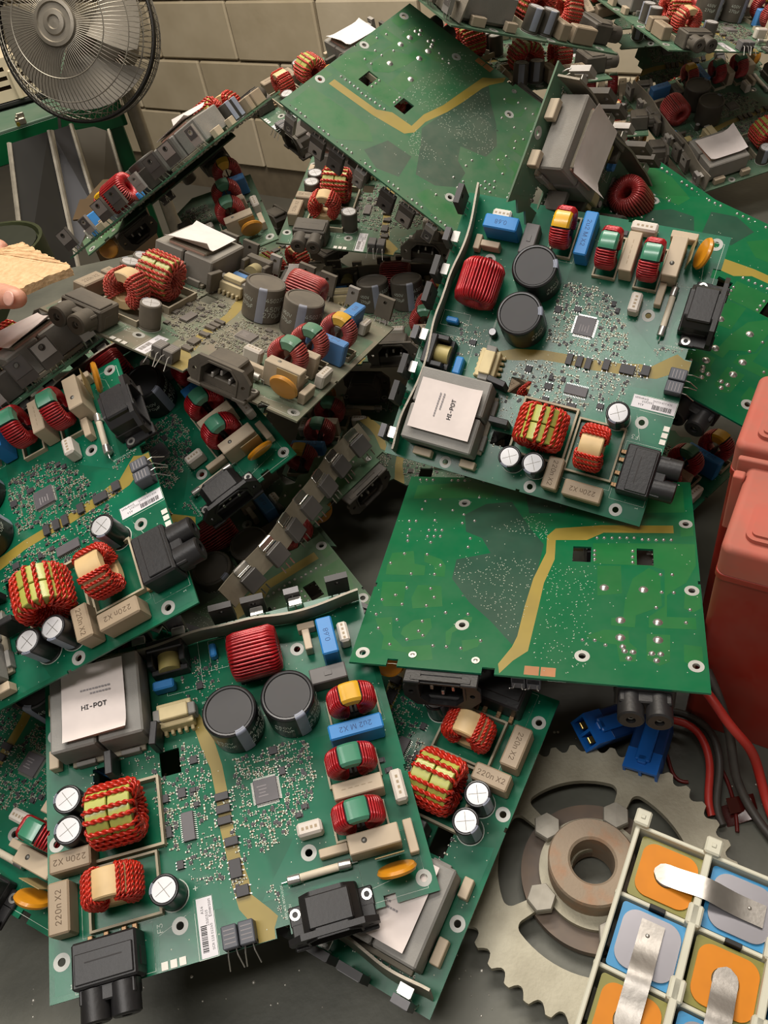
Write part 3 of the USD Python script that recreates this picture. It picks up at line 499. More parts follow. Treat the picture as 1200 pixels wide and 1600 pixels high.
CLASSES = {}
def mats_for(style):
    d = {'c': .04, 'd': .46, 'b': .30, 'x': .66}[style]; e = d * .8; s = {'c': 'clean', 'd': 'dusty', 'b': 'worn', 'x': 'caked'}[style]
    def m(name, *a, **k): k.setdefault('dust', e); return mat(name + '_' + s, *a, **k)
    return dict(
        pcb=m('pcb', '#035a40', .24, spec=.35, var=.05, col2='#05684a', scale=26, sharp=(.47, .53), detail=2, dust=d * (1.35 if style == 'x' else 1.0), coat=.1),
        pcb_back=m('pcb_back', '#08603a', .22, spec=.35, var=.06, scale=26, dust=d * (1.35 if style == 'x' else 1.0)), pour=m('pour', '#1d6635', .24, spec=.35, var=.08, scale=40, dust=d * .8), pour_top=m('pour_top', '#06654a', .26, spec=.35, var=.05, scale=40, dust=d * .9, coat=.1),
        pour_dark=m('pour_dark', '#1f4636', .3, spec=.35, var=.12, scale=40, dust=d * .9), strip=m('strip', '#8f7c2f', .4, var=.12, scale=30, dust=d * .55), copper=m('copper', '#a06a3c', .45, dust=d * .5),
        ring_tin=m('ring_tin', '#a9aaa4', .45, .3, dust=d * .6), tin=m('tin', '#c9c6c0', .28, .85, dust=d * .5), solder=m('solder', '#b3b7a8', .4, .45, dust=d * .6), aluminium=m('aluminium', '#c6c6c8', .45, .4, var=.05, dust=d * .8), steel_dark=m('steel_dark', '#77756f', .45, .8), alu_sheet=m('alu_sheet', '#948d80', .45, .7, var=.15, scale=40, bump=.15, bscale=300, dust=d * .7), steel_tab=m('steel_tab', '#4b4a4c' if style == 'c' else '#a5a19d', .35, .3 if style == 'c' else .6, dust=d * .5),
        white=m('white', '#e4e0d6', .5, dust=d * .5), ink_white=m('ink_white', '#c9d3c8', .6, dust=d * .8), ink_dark=m('ink_dark', '#1d1a1c', .6), ink_grey=m('ink_grey', '#8f8a8c', .7), ink_brown=m('ink_brown', '#5c4a36', .7), ink_blue=m('ink_blue', '#1d4a80', .6), ink_tan=m('ink_tan', '#a39279', .7),
        chip=m('chip', '#37363a', .5), chip_grey=m('chip_grey', '#59565a', .45), chip_dusty=m('chip_dusty', '#2b2a2b', .5), tan_smd=m('tan_smd', '#6f664f', .6), ferrite=m('ferrite', '#86847f', .62, var=.1, bump=.1), ferrite_dark=m('ferrite_dark', '#2d2a2a', .6),
        bobbin=m('bobbin', '#8f8775', .6), bobbin_pale=m('bobbin_pale', '#b0a58c', .6), bobbin_dark=m('bobbin_dark', '#332e2b', .5), bobbin_cream=m('bobbin_cream', '#d2c193', .55), tape_pink=m('tape_pink', '#b98d7c', .5),
        paper=m('paper', '#ddd2cd', .75, var=.05, bump=.08, bscale=120, dust=d * .25), black_sleeve=m('black_sleeve', '#17181b', .28, spec=.55, dust=d * .85), cap_top=m('cap_top', '#232326', .5, dust=d * .9), stripe_grey=m('stripe_grey', '#8a90a0', .4, dust=d * .5),
        red_wire=m('red_wire', '#a8161f', .24, .25, var=.25, scale=120, coat=.5, dust=d * .5), red_twist=m('red_twist', '#c12a18', .28, .15, var=.25, scale=120, coat=.4, dust=d * .45), tape_yellow=m('tape_yellow', '#d9a514', .35, coat=.3, dust=d * .5), tape_yellow_dull=m('tape_yellow_dull', '#a89a5e', .5), tape_green=m('tape_green', '#3f8467', .3, coat=.4, dust=d * .5), tape_lime=m('tape_lime', '#a9ad4e', .4, coat=.2, dust=d * .5), tape_cream=m('tape_cream', '#d3b582', .45, dust=d * .5), tape_clear=m('tape_clear', '#b9a574', .4, trans=.35, dust=d * .3),
        tan_box=m('tan_box', '#9c8a72', .5, var=.05), blue_box=m('blue_box', '#2a7fc4', .4, var=.05, dust=d * .6), cream_box=m('cream_box', '#bcab92', .5, var=.05, dust=d * .7), white_box=m('white_box', '#d3cbc0', .45, var=.04, dust=d * .7), grey_box=m('grey_box', '#62605f', .5), orange=m('orange', '#c9861a', .35, coat=.3, dust=d * .4), ceramic=m('ceramic', '#cfc4ae', .5, dust=d * .6),
        black_plastic=m('black_plastic', '#1c1c1e', .42, var=.15, bump=.06, bscale=500), grey_plastic=m('grey_plastic', '#4c4f57', .45), copper_lug=m('copper_lug', '#9a7a58', .4, .6), sticker=m('sticker', '#dcd9dd', .5, var=.03, dust=d * .4))
zig = [(-5 + k * 7.5, 98 + 5 * ((k * 37) % 5 - 2) / 2.0) for k in range(32)]
zag = [(-5 + k * 7.5, 126 + 4 * ((k * 23) % 5 - 2) / 2.0) for k in range(32)]
BACK = Polygon(zig + [(240, 240), (-10, 240)]); FRONT = Polygon(zag + [(240, -30), (-10, -30)])
PIECE = Polygon([(p[0], p[1] - 78) for p in zag] + [(240, -30), (-10, -30)]); NOOK = PIECE.intersection(Polygon([(104, -40), (108, 10), (101, 25), (106, 40), (103, 60), (250, 60), (250, -40)]))
CORNER = Polygon([(128, -30), (131, 20), (127, 50), (133, 80), (129, 110), (150, 127), (180, 124), (200, 129), (240, 126), (240, -30)])
KINDS = {'dusty_nook': ('d', NOOK), 'caked': ('x', None), 'dusty_corner': ('d', CORNER), 'clean_back': ('c', BACK), 'dusty_piece': ('d', PIECE), 'clean': ('c', None), 'dusty': ('d', None), 'bare': ('b', None), 'dusty_back': ('d', BACK), 'clean_front': ('c', FRONT), 'dusty_front': ('d', FRONT)}
for kind_name, (style, keep) in KINDS.items():
    if kind_name not in WANTED: continue
    has = 'b' if style == 'x' else style
    root = '/World/circuit_board_source_' + kind_name
    stage.CreateClassPrim(root)
    mm = mats_for(style); where = {}
    for k, (name, mesh, mk, up, smooth, label, kind, styles) in enumerate(SPEC):
        if has not in styles or (up is not None and up not in where): continue
        if isinstance(mesh, tuple):
            p = mesh[0] if keep is None else mesh[0].intersection(keep)
            if p.area < 1: continue
            mesh = ext(p, mesh[1], mesh[2])
        elif keep is not None:
            if name == 'heat_sink_strip' and keep is not BACK: continue
            if up == pcb and keep in (CORNER, NOOK):
                f = mesh.faces[[keep.contains(Point(q[0], q[1])) for q in mesh.triangles_center]]
                if len(f) < 6: continue
                mesh = TM(mesh.vertices, f, process=False); mesh.remove_unreferenced_vertices()
            elif up == pcb:
                tc = mesh.triangles_center; y = np.interp(tc[:, 0], *zip(*(zig if keep is BACK else zag))) - (78 if keep is PIECE else 0)
                f = mesh.faces[(tc[:, 1] > y + 2) if keep is BACK else (tc[:, 1] < y - 2)]
                if len(f) < 6: continue
                mesh = TM(mesh.vertices, f, process=False); mesh.remove_unreferenced_vertices()
            elif up is None:
                q = mesh.bounds.mean(0)
                if keep in (CORNER, NOOK) and not keep.contains(Point(q[0], q[1])): continue
                sz = (mesh.bounds[1] - mesh.bounds[0])[1] / 2
                if (q[1] - sz * .6 < 100) if keep is BACK else (q[1] + sz * .6 > (44 if keep in (PIECE, NOOK) else 122)): continue
        where[k] = obj(name, mesh, mm[mk], where[up] if up is not None else root, smooth, .001, label, kind)
    CLASSES[kind_name] = root
def put_board(style, rv, t, label, group=None):
    p = path_for('/World', 'circuit_board'); x = UsdGeom.Xform.Define(stage, p)
    M = np.eye(4); M[:3, :3] = Rot.from_rotvec(rv).as_matrix().T; M[3, :3] = np.array(t) / 1000 + [0, 0, CZ]
    x.AddTransformOp().Set(Gf.Matrix4d(*M.ravel().tolist()))
    x.GetPrim().GetReferences().AddInternalReference(CLASSES[style]); x.GetPrim().SetInstanceable(True)
    tag(x.GetPrim(), label, 'circuit board', group)

BOARDS = [  # style, rotation vector, position of the corner in mm from the lens, label
    ('clean', (0.203, 0.0575, 0.0863), (-232.6, 149.3, -458.1), 'complete green circuit board lying component side up at the lower left'),
    ('clean', (0.4222, -0.5397, 0.9045), (176.9, 371.1, -431.0), 'green circuit board tilted component side up on the right of the heap'),
    ('clean', (0.5673, 3.0848, -0.1777), (162.8, 226.6, -421.9), 'bright green circuit board lying solder side up, below the tilted board'),
    ('bare', (-2.5444, 1.0419, 0.6539), (130.5, 903.9, -200.7), 'large green circuit board slanted solder side up at the top, amber V strip'),
    ('clean', (0.0568, -0.3946, 1.7509), (-122.0, 323.3, -358.3), 'green circuit board with bright red coils cut by the left edge'),
    ('clean', (-0.058, -0.189, 2.4759), (88.3, 274.5, -475.9), 'green circuit board under the lower left one, beside the steel sprocket'),
    ('clean', (0.3256, -0.1919, 0.4293), (-253.7, 400.8, -445.3), 'green circuit board with two green-taped coils and orange disc below the dusty middle one'),
    ('caked', (-0.1519, 0.3867, -0.521), (-222.7, 571.7, -271.2), 'dust-covered circuit board at middle left, black mains socket facing front'),
    ('bare', (-0.6479, 0.2751, 2.752), (-15.3, 969.7, -270.2), 'dusty circuit board seen edge-on at upper left, transistors along its rim'),
    ('dusty', (0.1543, 0.1508, -0.334), (-51.6, 801.7, -364.6), 'dusty circuit board under the slanted board, twin-barrel connector at its front'),
    ('dusty_back', (1.0747, 1.0272, -0.106), (87.0, 512.8, -327.6), 'circuit board standing on edge near the top, grey transformer facing right'),
    ('clean_back', (-1.2163, -2.4966, -0.74), (256.8, 449.8, -457.4), 'green circuit board lying solder side up just behind the tilted one'),
    ('clean', (-1.199, -2.6534, -0.3604), (269.0, 415.7, -399.2), 'green circuit board solder side up at the right edge above the red batteries'),
    ('dusty', (0.216, -0.2735, 1.6771), (690.1, 986.6, -483.1), 'dusty circuit board at the upper right with dark red choke and two capacitors'),
    ('dusty', (0.4293, 0.2158, 1.8469), (325.5, 845.8, -267.8), 'dusty circuit board topmost at the top edge, long row of beige boxes'),
    ('dusty', (0.0825, 0.2376, 0.1067), (439.1, 981.6, -318.3), 'dusty circuit board topmost in the top right corner, cut by the frame'),
    ('dusty', (-0.0984, 0.0376, -0.2508), (-112.4, 680.0, -428.9), 'dusty circuit board deep in the middle gap with two black capacitors'),
    ('dusty_nook', (-0.8692, 2.8425, 0.2452), (115.5, 601.7, -429.6), 'broken strip of green circuit board solder side up in the centre gap, mains socket hanging'),
    ('clean', (0.1884, -0.0464, -0.5983), (-430.2, 317.3, -483.2), 'green circuit board cut by the left edge at the bottom, square processor showing'),
    ('dusty', (0.6365, -3.0706, -0.109), (7.3, 334.5, -496.1), 'olive green circuit board solder side up behind the lower left board'),
    ('bare', (0.3246, -0.3865, -2.5018), (-277.6, 708.8, -360.5), 'dusty circuit board at the left edge under the wooden piece'),
    ('clean_front', (0.0043, 0.1846, -0.9555), (98.5, 601.9, -480.9), 'circuit board under the tilted board at the right, blue capacitor peeking out'),
    ('dusty', (0.221, 0.035, -1.1659), (-69.6, 1125.3, -318.9), 'dusty circuit board left of the slanted board at the top, against the wall'),
    ('dusty_corner', (0.1919, -0.1092, 0.1477), (-263.1, 752.9, -379.2), 'dusty circuit board in the hollow under the edge-on board, orange disc showing'),
    ('dusty_front', (0.0271, 0.015, -2.8253), (234.5, 1133.0, -297.9), 'dusty circuit board behind the slanted board, paper-topped transformer under the topmost board'),
    ('dusty_piece', (-0.4104, 2.7617, 0.07), (-76.5, 975.4, -309.4), 'upside-down circuit board under the edge-on one, mains socket hanging below'),
]
for b in BOARDS: put_board(*b)

def ray(px, py): return CAM @ np.array([(px - 600) / FPX, (py - 800) / FPX, 1.0])
def at(px, py, z):
    """the point at height z (metres from the lens) seen at a pixel"""
    d = ray(px, py); return d * z / d[2] + [0, 0, CZ]
def aty(px, py, y): d = ray(px, py); return d * y / d[1] + [0, 0, CZ]
def frame(X, Z=(0, 0, 1)):
    X = np.asarray(X, float); X = X / np.linalg.norm(X); Z = np.asarray(Z, float); Z = Z - X * (Z @ X); Z /= np.linalg.norm(Z)
    return np.stack([X, np.cross(Z, X), Z], 1)
# ------------------------------------------------------------------ floor, wall, bench
floor_m = mat('concrete_floor', '#5b584f', .8, var=.2, scale=3, bump=.2, bscale=40)
f = thing('floor', 'grey concrete workshop floor', 'floor', kind='structure')
obj('floor_slab', trimesh.creation.box([9, 8, .1], trimesh.transformations.translation_matrix([0, 1.2, -.05])), floor_m, f)
wd = np.array([-.7471, .6647, 0]); wn = np.array([-.6647, -.7471, 0])
wo = -2.5 * wn
w = thing('wall_back', 'cream painted concrete block wall behind the heap', 'wall', wo * [1, 1, 0], np.stack([wd, -wn, [0, 0, 1]], 1), kind='structure')
mort = mat('wall_mortar', '#6d6250', .9, var=.15, scale=20)
obj('wall_face', trimesh.creation.box([7.2, .1, 3.4], trimesh.transformations.translation_matrix([1.6, .062, 1.7])), mort, w, False)
blocks = [mat('wall_block_%s' % 'abc'[k], c, .75, var=.07, scale=7, detail=6, bump=.25, bscale=60, col2=c2, sharp=(.35, .75)) for k, (c, c2) in enumerate((('#b5a88e', '#c6baa1'), ('#b0a389', '#c0b39a'), ('#bbaf97', '#c9bda6')))]
g_ = np.random.default_rng(12)
k = 0
for r in range(-2, 14):
    z0 = CZ - .847 + .21 * (r - 0) - .21 * 2
    if z0 < 0 or z0 > 3.2: continue
    for s in range(-4, 13):
        x0 = 2.045 + .428 * (s - 4) + (0 if r % 2 == 0 else .225)
        m = bx(.4205 / 2, g_.uniform(-.003, .003), 0, .4195 + g_.uniform(-.003, .002), .05, .2015, .006)
        m.apply_translation([x0 + .004, .02, z0 + .004]); obj('concrete_block', m, blocks[int(g_.integers(3))], w, False)
wl = thing('wall_left', 'dim grey workshop wall far to the left', 'wall', kind='structure')
obj('wall_face', trimesh.creation.box([.1, 8, 3.4], trimesh.transformations.translation_matrix([-3.6, 1.2, 1.7])), mat('wall_grey', '#8a8376', .85, var=.1, scale=2), wl, False)
wr = thing('wall_right', 'cream workshop wall beyond the right edge', 'wall', kind='structure')
obj('wall_face', trimesh.creation.box([.1, 8, 3.4], trimesh.transformations.translation_matrix([3.9, 1.2, 1.7])), mat('wall_grey', '#8a8376'), wr, False)
cl = thing('ceiling', 'pale workshop ceiling above the lamps', 'ceiling', kind='structure')
obj('ceiling_slab', trimesh.creation.box([9, 8, .1], trimesh.transformations.translation_matrix([0, 1.2, 3.45])), mat('ceiling_paint', '#b9b2a4', .9, var=.05), cl, False)
top_m = mat('bench_steel', '#42443d', .5, .1, var=.3, scale=9, detail=6, bump=.1, bscale=160, col2='#68685d', sharp=(.3, .75))
b = thing('workbench', 'worn grey green steel workbench carrying the heap', 'workbench', (0, 0, TZ))
obj('bench_top', bx(.24, .52, -.04, 1.48, 1.50, .04, .004), top_m, b)
for x in (-.44, .92):
    for y in (-.18, 1.20): obj('bench_leg', bx(x, y, -TZ, .06, .06, TZ - .04, .004), top_m, b)
crumb = thing('solder_crumb', 'scattered bright crumbs of solder on the bench', 'debris', (0, 0, TZ), kind='stuff')
pts = []
for a, bb, n in (((40, 1480), (520, 1600), 26), ((860, 1090), (1000, 1170), 14), ((1120, 1190), (1200, 1290), 14), ((690, 1490), (770, 1600), 10)):
    for _ in range(n):
        q = at(g_.uniform(a[0], bb[0]), g_.uniform(a[1], bb[1]), -.545); pts.append((q[0], q[1]))
obj('crumbs', domes(pts, 0, np.array([g_.choice([.0005, .0007, .0011]) for _ in pts]), .0008, 6), mat('crumb_tin', '#d0cdc4', .4, .5), crumb)

# ------------------------------------------------------------------ fan
steel = mat('fan_wire', '#8a857a', .4, .6, var=.15); dark = mat('fan_rim', '#2b2926', .4, .5); blade = mat('fan_blade', '#7d776c', .55, .2, var=.1, scale=15); hubm = mat('fan_hub', '#8d877c', .42, .7, var=.1)
FC = np.array([-.3854, 1.8, CZ - .3249]); FA = np.array([-.2151, -.8832, .4168]); FR = .157
u = np.cross(FA, [0, 0, 1]); u /= np.linalg.norm(u); FM = np.stack([u, np.cross(FA, u), FA], 1)   # local z faces forward
fan = thing('pedestal_fan', 'grey metal pedestal fan with a round wire cage beside the green table', 'fan', FC, FM)
def circ(r, z, n=72): t = np.arange(n) / n * 2 * np.pi; return np.stack([r * np.cos(t), r * np.sin(t), np.full(n, z)], 1)
obj('cage_rim', [tube(circ(FR, .0), .0035, 8, True), tube(circ(FR - .001, -.008), .003, 8, True)], dark, fan, 50)
o = []
for kk in range(96):
    t = kk / 96 * 2 * np.pi; d = np.array([math.cos(t), math.sin(t), 0])
    P = [d * r + [0, 0, z] for r, z in ((.036, .073), (.07, .071), (.105, .060), (.135, .036), (.150, .014), (FR, 0))]; o.append(tube(P, .00075, 4, False, False))
for r, z in ((.09, .0662), (.128, .043), (.146, .020)): o.append(tube(circ(r, z), .0011, 5, True))
obj('front_grille', o, steel, fan, 60)
o = []
for kk in range(72):
    t = kk / 72 * 2 * np.pi; d = np.array([math.cos(t), math.sin(t), 0])
    P = [d * r + [0, 0, z] for r, z in ((FR, -.005), (.155, -.03), (.146, -.06), (.12, -.08), (.05, -.088))]; o.append(tube(P, .0008, 4, False, False))
for r, z in ((.156, -.022), (.1535, -.036), (.149, -.052), (.135, -.071), (.10, -.083)): o.append(tube(circ(r, z), .001, 5, True))
obj('rear_grille', o, steel, fan, 60)
med = obj('hub_badge', lathe([(0, .070), (.040, .070), (.041, .074), (.039, .078), (.033, .079), (.031, .076), (.022, .076), (.020, .079), (.012, .080), (.010, .077), (0, .0775)], 36), hubm, fan, 30)
def fan_blade(k):
    n, mth = 8, 9; V = []
    for i in range(n):
        r = .022 + (.138 - .022) * i / (n - 1); half = math.radians(26 + 20 * (i / (n - 1)) * (1 - .35 * (i / (n - 1)) ** 4))
        for j in range(mth):
            a = -half + 2 * half * j / (mth - 1) + k * math.pi / 2 + .35 * i / n; V.append((r * math.cos(a), r * math.sin(a), (.026 - .052 * j / (mth - 1)) * (.6 + .4 * i / n)))
    V = np.array(V); i, j = np.meshgrid(np.arange(n - 1), np.arange(mth - 1), indexing='ij'); a = (i * mth + j).ravel()
    F = np.stack([a, a + mth, a + mth + 1, a + 1], 1); N = n * mth
    e = [j for j in range(mth)] + [q * mth + mth - 1 for q in range(1, n)] + [N - 1 - q for q in range(1, mth)] + [q * mth for q in range(n - 2, 0, -1)]
    return tm(np.vstack([V, V - [0, 0, .0012]]), np.vstack([F, F[:, ::-1] + N, [(e[q], e[q] + N, e[(q + 1) % len(e)] + N, e[(q + 1) % len(e)]) for q in range(len(e))]]))
for kk in range(4): obj('fan_blade', fan_blade(kk), blade, fan, 60)
obj('blade_boss', lathe([(0, -.03), (.030, -.03), (.030, .02), (.024, .032), (0, .036)], 24), blade, fan)
obj('motor_housing', lathe([(0, -.20), (.035, -.195), (.052, -.17), (.058, -.10), (.05, -.088), (0, -.088)], 28), mat('fan_motor', '#6d675d', .5, .3), fan)
PP = np.array([-.366, 2.0, 0.0])
il = lambda p: np.linalg.inv(FM) @ (np.asarray(p) - FC)
head = FC - FA * .15
obj('pole', [tube([il(PP + [0, 0, .03]), il(PP + [0, 0, .6]), il([PP[0], PP[1], head[2] - .06])], .0165, 14), tube([il([PP[0], PP[1], head[2] - .07]), il([PP[0], PP[1], head[2] - .01]), il(head)], .02, 12)], mat('fan_pole', '#8d8575', .4, .5), fan, 40)
base = lathe([(0, 0), (.2, 0), (.2, .012), (.17, .025), (.03, .045), (0, .045)], 32); base.apply_translation(PP); base.vertices = (np.asarray(base.vertices) - FC) @ FM
obj('base', base, mat('fan_base', '#4a463f', .5, .3), fan)

# ------------------------------------------------------------------ green table with the slotted box
G1, G2 = at(0, 205, -.50), at(183, 146, -.50); gx = (G2 - G1); gx[2] = 0; L0 = np.linalg.norm(gx); GM = frame(gx)
gt = thing('green_table', 'green painted steel table under the fan', 'table', G2, GM)
green = mat('green_paint', '#06512c', .35, var=.15, scale=12, coat=.2); gtop = mat('green_paint_dusty', '#5f7262', .6, var=.15, scale=15, detail=5, col2='#3f6550', sharp=(.35, .8))
TL, TDp = 1.3, .55
obj('table_top', bx(-TL / 2, TDp / 2, -.008, TL, TDp, .008, .002), gtop, gt)
for y in (0.006, TDp - .006): obj('apron', bx(-TL / 2, y, -.068, TL, .012, .0625, .002), green, gt)
for x in (-.006, -TL + .006): obj('apron', bx(x, TDp / 2, -.068, .012, TDp, .0625, .002), green, gt)
zf = -(G2[2]) + .001
for x in (-.028, -TL + .028):
    for y in (.028, TDp - .028): obj('table_leg', bx(x, y, zf, .038, .038, -zf - .02, .003), green, gt)
cream = mat('cream_case', '#c9bba0', .5, var=.06, scale=20); blackm = mat('black_rubber', '#1c1b1a', .6)
B1_, B2_ = at(0, 172, -.495), at(92, 146, -.495); bm = frame((B2_ - B1_) * [1, 1, 0])
cb = thing('slotted_case', 'cream plastic case with vent slots on the green table', 'case', B2_, bm)
W_ = .30; face = sbox(-W_, 0, 0, .085)
sl = []
for c_ in range(4):
    for r_ in range(3): sl.append(sbox(-.062 - c_ * .066, .022 + r_ * .0185, -.062 - c_ * .066 + .034, .031 + r_ * .0185))
fm = ext(face.difference(unary_union(sl)), 0, .006); q = np.asarray(fm.vertices); fm = TM(np.stack([q[:, 0], .006 - q[:, 2], q[:, 1] + .012], 1), fm.faces, process=False)
obj('case_front', fm, cream, cb, 20)
obj('case_body', [bx(-W_ / 2, .13, .012, W_, .004, .085, 0), bx(-.002, .068, .012, .004, .124, .085, 0), bx(-W_ + .002, .068, .012, .004, .124, .085, 0), bx(-W_ / 2, .068, .093, W_, .124, .004, 0)], cream, cb, False)
obj('case_rib', [bx(-.082, -.004, .012, .012, .01, .06, .002), bx(-.215, -.004, .012, .012, .01, .06, .002)], cream, cb)
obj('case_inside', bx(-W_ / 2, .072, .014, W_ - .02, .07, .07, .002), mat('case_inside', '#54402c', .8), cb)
obj('case_foot', bx(-W_ / 2, .06, 0, W_ - .006, .12, .0115, .003), blackm, cb)
jr = thing('silver_canister', 'shiny silver can behind the slotted cream case at the left edge', 'can', aty(-2, 108, B1_[1] + .20) * [1, 1, 0] + [0, 0, G2[2]])
obj('can_body', lathe([(0, 0), (.03, 0), (.032, .004), (.032, .135), (.026, .15), (.015, .155), (0, .155)], 24), hubm, jr)
obj('can_lid', lathe([(0, .155), (.016, .155), (.016, .168), (.013, .172), (0, .172)], 20), mat('can_lid', '#d8d4cc', .4), jr)
SC = at(33, 197, -.497)
sc = thing('wire_terminal', 'small brass and steel terminal lying on the green table edge', 'terminal', SC + [0, .012, .0], frame((1, .25, 0)))
obj('terminal_body', [bx(0, 0, 0, .022, .016, .014, .002), bx(.004, .004, .013, .016, .004, .009, .001), bx(-.004, -.002, .013, .005, .012, .007, .001)], mat('terminal_steel', '#8c8778', .35, .7), sc)
obj('terminal_screw', cyl((-.007, -.008, .004), .004, .004, '-y', 12), mat('terminal_brass', '#b5a63a', .3, .8), sc)
cab = thing('black_cable', 'thin black cable hanging below the green table', 'cable')
obj('cable', tube([aty(92, 180, 1.93), aty(95, 215, 1.88), aty(97, 243, 1.87), aty(112, 268, 1.86), aty(126, 284, 1.84), aty(136, 305, 1.82), aty(140, 345, 1.80)], .0035, 6), blackm, cab)
# sheets leaning below the table
def sheet(name, lab, pts, y, col, h=.02):
    P = [aty(px, py, yy) for (px, py), yy in zip(pts, y)]
    t = thing(name, lab, 'metal sheet')
    P = np.array(P); n = np.cross(P[1] - P[0], P[3] - P[0]); n /= np.linalg.norm(n); n *= -np.sign(n[1]) * -1
    m = trimesh.convex.convex_hull(np.vstack([P, P + n * .003])); obj('sheet_panel', m, mat('sheet_' + name + str(len(USED)), col, .5, .25, var=.25, scale=6, detail=6, bump=.05, bscale=30), t, False)
    for a, b_ in ((0, 3), (1, 2)):
        obj('bent_edge', tube([P[a] - n * .002, P[b_] - n * .002], .005, 6), mat('sheet_edge', '#9b9588', .5, .4, var=.3, scale=30), t)
sheet('grey_metal_sheet', 'dark grey metal sheet leaning under the green table, nearest the drum', [(14, 225), (76, 205), (122, 420), (40, 440)], [1.72, 1.80, 1.62, 1.50], '#2d2d2c')
sheet('grey_metal_sheet', 'mid grey metal sheet leaning in the middle under the green table', [(80, 205), (110, 195), (150, 330), (118, 400)], [1.84, 1.88, 1.74, 1.66], '#434346')
sheet('grey_metal_sheet', 'pale grey metal sheet leaning under the green table beside its leg', [(114, 204), (166, 194), (205, 330), (160, 350)], [1.96, 2.02, 1.90, 1.80], '#5c5851')
dr = thing('green_drum', 'dark olive drum at the left edge under the green table', 'drum', aty(-50, 348, 1.46) * [1, 1, 0])
hh = CZ - .56
obj('drum_body', lathe([(0, 0), (.11, 0), (.112, .01), (.108, hh * .33), (.112, hh * .34), (.108, hh * .36), (.108, hh * .66), (.112, hh * .67), (.108, hh * .69), (.11, hh), (.104, hh), (.10, hh - .01), (0, hh - .01)], 36), mat('drum_olive', '#343a22', .5, .1, var=.3, scale=10, detail=5), dr)
obj('drum_lid', cyl((0, 0, hh - .009), .098, .006, n=32), mat('drum_lid', '#24281c', .6), dr)
cx = thing('cardboard_carton', 'brown cardboard carton behind the edge-on board', 'carton', aty(135, 352, 1.46) * [1, 1, 0] + [0, 0, 0], frame((1, -.3, 0)))
hq = aty(135, 322, 1.46)[2]
obj('carton_body', bx(.03, .06, 0, .07, .12, hq, .002), mat('cardboard', '#4d3b22', .85, var=.12, scale=14), cx); obj('carton_flap', rot(bx(.03, -.004, hq - .003, .068, .05, .003, 0), [1, 0, 0], 18, (0, 0, hq)), mat('cardboard', '#4d3b22'), cx, False)

# ------------------------------------------------------------------ wood piece held by a hand
WZ = -.222
wp = [at(x, y, WZ)[:2] for x, y in [(-90, 378), (-40, 386), (0, 384), (10, 381), (18, 379), (27, 378), (36, 377), (41, 380), (46, 385), (52, 386), (56, 391), (63, 392), (66, 397), (73, 398), (76, 402), (83, 403), (88, 408), (95, 410), (98, 414), (105, 414), (110, 417), (112, 423), (96, 428), (76, 434), (56, 442), (36, 450), (0, 458), (-90, 470)]]
wo_ = np.mean(wp, 0)
wd_ = thing('wood_piece', 'rough pale chipboard piece with a torn edge held by the hand', 'wood', (wo_[0], wo_[1], CZ + WZ), frame((1, 0, .06)))
wm = ext(Polygon(np.array(wp) - wo_).buffer(0), -.0055, .0055); wm = wm.subdivide().subdivide().subdivide()
v = np.asarray(wm.vertices).copy(); tp = v[:, 2] > -.0005; v[tp, 2] += .0022 * (meshkit.fbm(v[tp] * 320, 3, 4) - .5); v[:, :2] += .0012 * (meshkit.fbm(v * 500, 2, 9)[:, None] - .5); wm = TM(v, wm.faces, process=False)
obj('chipboard', wm, mat('chipboard_face', '#c19a6e', .85, var=.25, scale=260, detail=4, bump=.3, bscale=500, col2='#d9b78c', sharp=(.3, .7)), wd_, 25)
import manifold3d as m3
def hull_bones(bones):
    acc = m3.Manifold()
    for (a, ra), (b_, rb) in bones:
        s1 = m3.Manifold.sphere(ra, 20).translate(list(map(float, a))); s2 = m3.Manifold.sphere(rb, 20).translate(list(map(float, b_)))
        acc += m3.Manifold.batch_hull([s1, s2])
    return acc
TH = at(27, 466, WZ - .004); D1 = at(0, 462, WZ - .006); D2 = at(-60, 470, WZ - .018); D3 = at(-150, 500, WZ - .05)
K = [at(-90, y_, WZ - .026) for y_ in (395, 412, 432, 452)]; Wr = at(-260, 470, WZ - .055)
bones = [((TH, .0072), (D1, .0088)), ((D1, .0088), (D2, .0100)), ((D2, .0100), (D3, .013)), ((D3, .013), (Wr, .020)), ((Wr, .021), (at(-420, 480, WZ - .07), .027))]
for i_, kx in enumerate(K):
    bones.append(((Wr, .016), (kx, .0098))); tips = (18, 30, 26, 12)[i_]
    p1 = kx + (at(-40, 380 + 17 * i_, WZ - .021) - kx) * .9; p2 = at(-12 + tips * .7, 388 + 15 * i_, WZ - .0155)
    bones += [((kx, .0095), (p1, .0082)), ((p1, .0082), (p2, .0072))]
    if i_: bones.append(((K[i_ - 1], .0098), (kx, .0098)))
bones.append(((K[3], .0098), (D3, .013)))
hm = hull_bones(bones).refine_to_length(.003).to_mesh(); hm = trimesh.Trimesh(np.array(hm.vert_properties[:, :3], float), np.array(hm.tri_verts)); trimesh.smoothing.filter_taubin(hm, .5, -.53, 8)
hm.apply_translation(-TH)
hd = thing('hand', 'bare hand at the left edge holding the wooden piece, thumb tip showing', 'hand', TH)
skin = mat('skin', '#c98f78', .5, var=.06, scale=200, sss=.25, bump=.06, bscale=700)
hp = obj('hand_body', hm, skin, hd, True)
nd = TH - D1; nd /= np.linalg.norm(nd); N_ = frame(nd, ray(30, 464) * -1)
nail = lathe([(0, 0), (.0045, 0), (.005, .0004), (.0042, .001), (0, .0013)], 16); nail.vertices[:, 0] *= 1.25; nail.vertices = np.asarray(nail.vertices) @ N_.T + nd * .0015 + N_[:, 2] * .0064 + N_[:, 1] * -.001
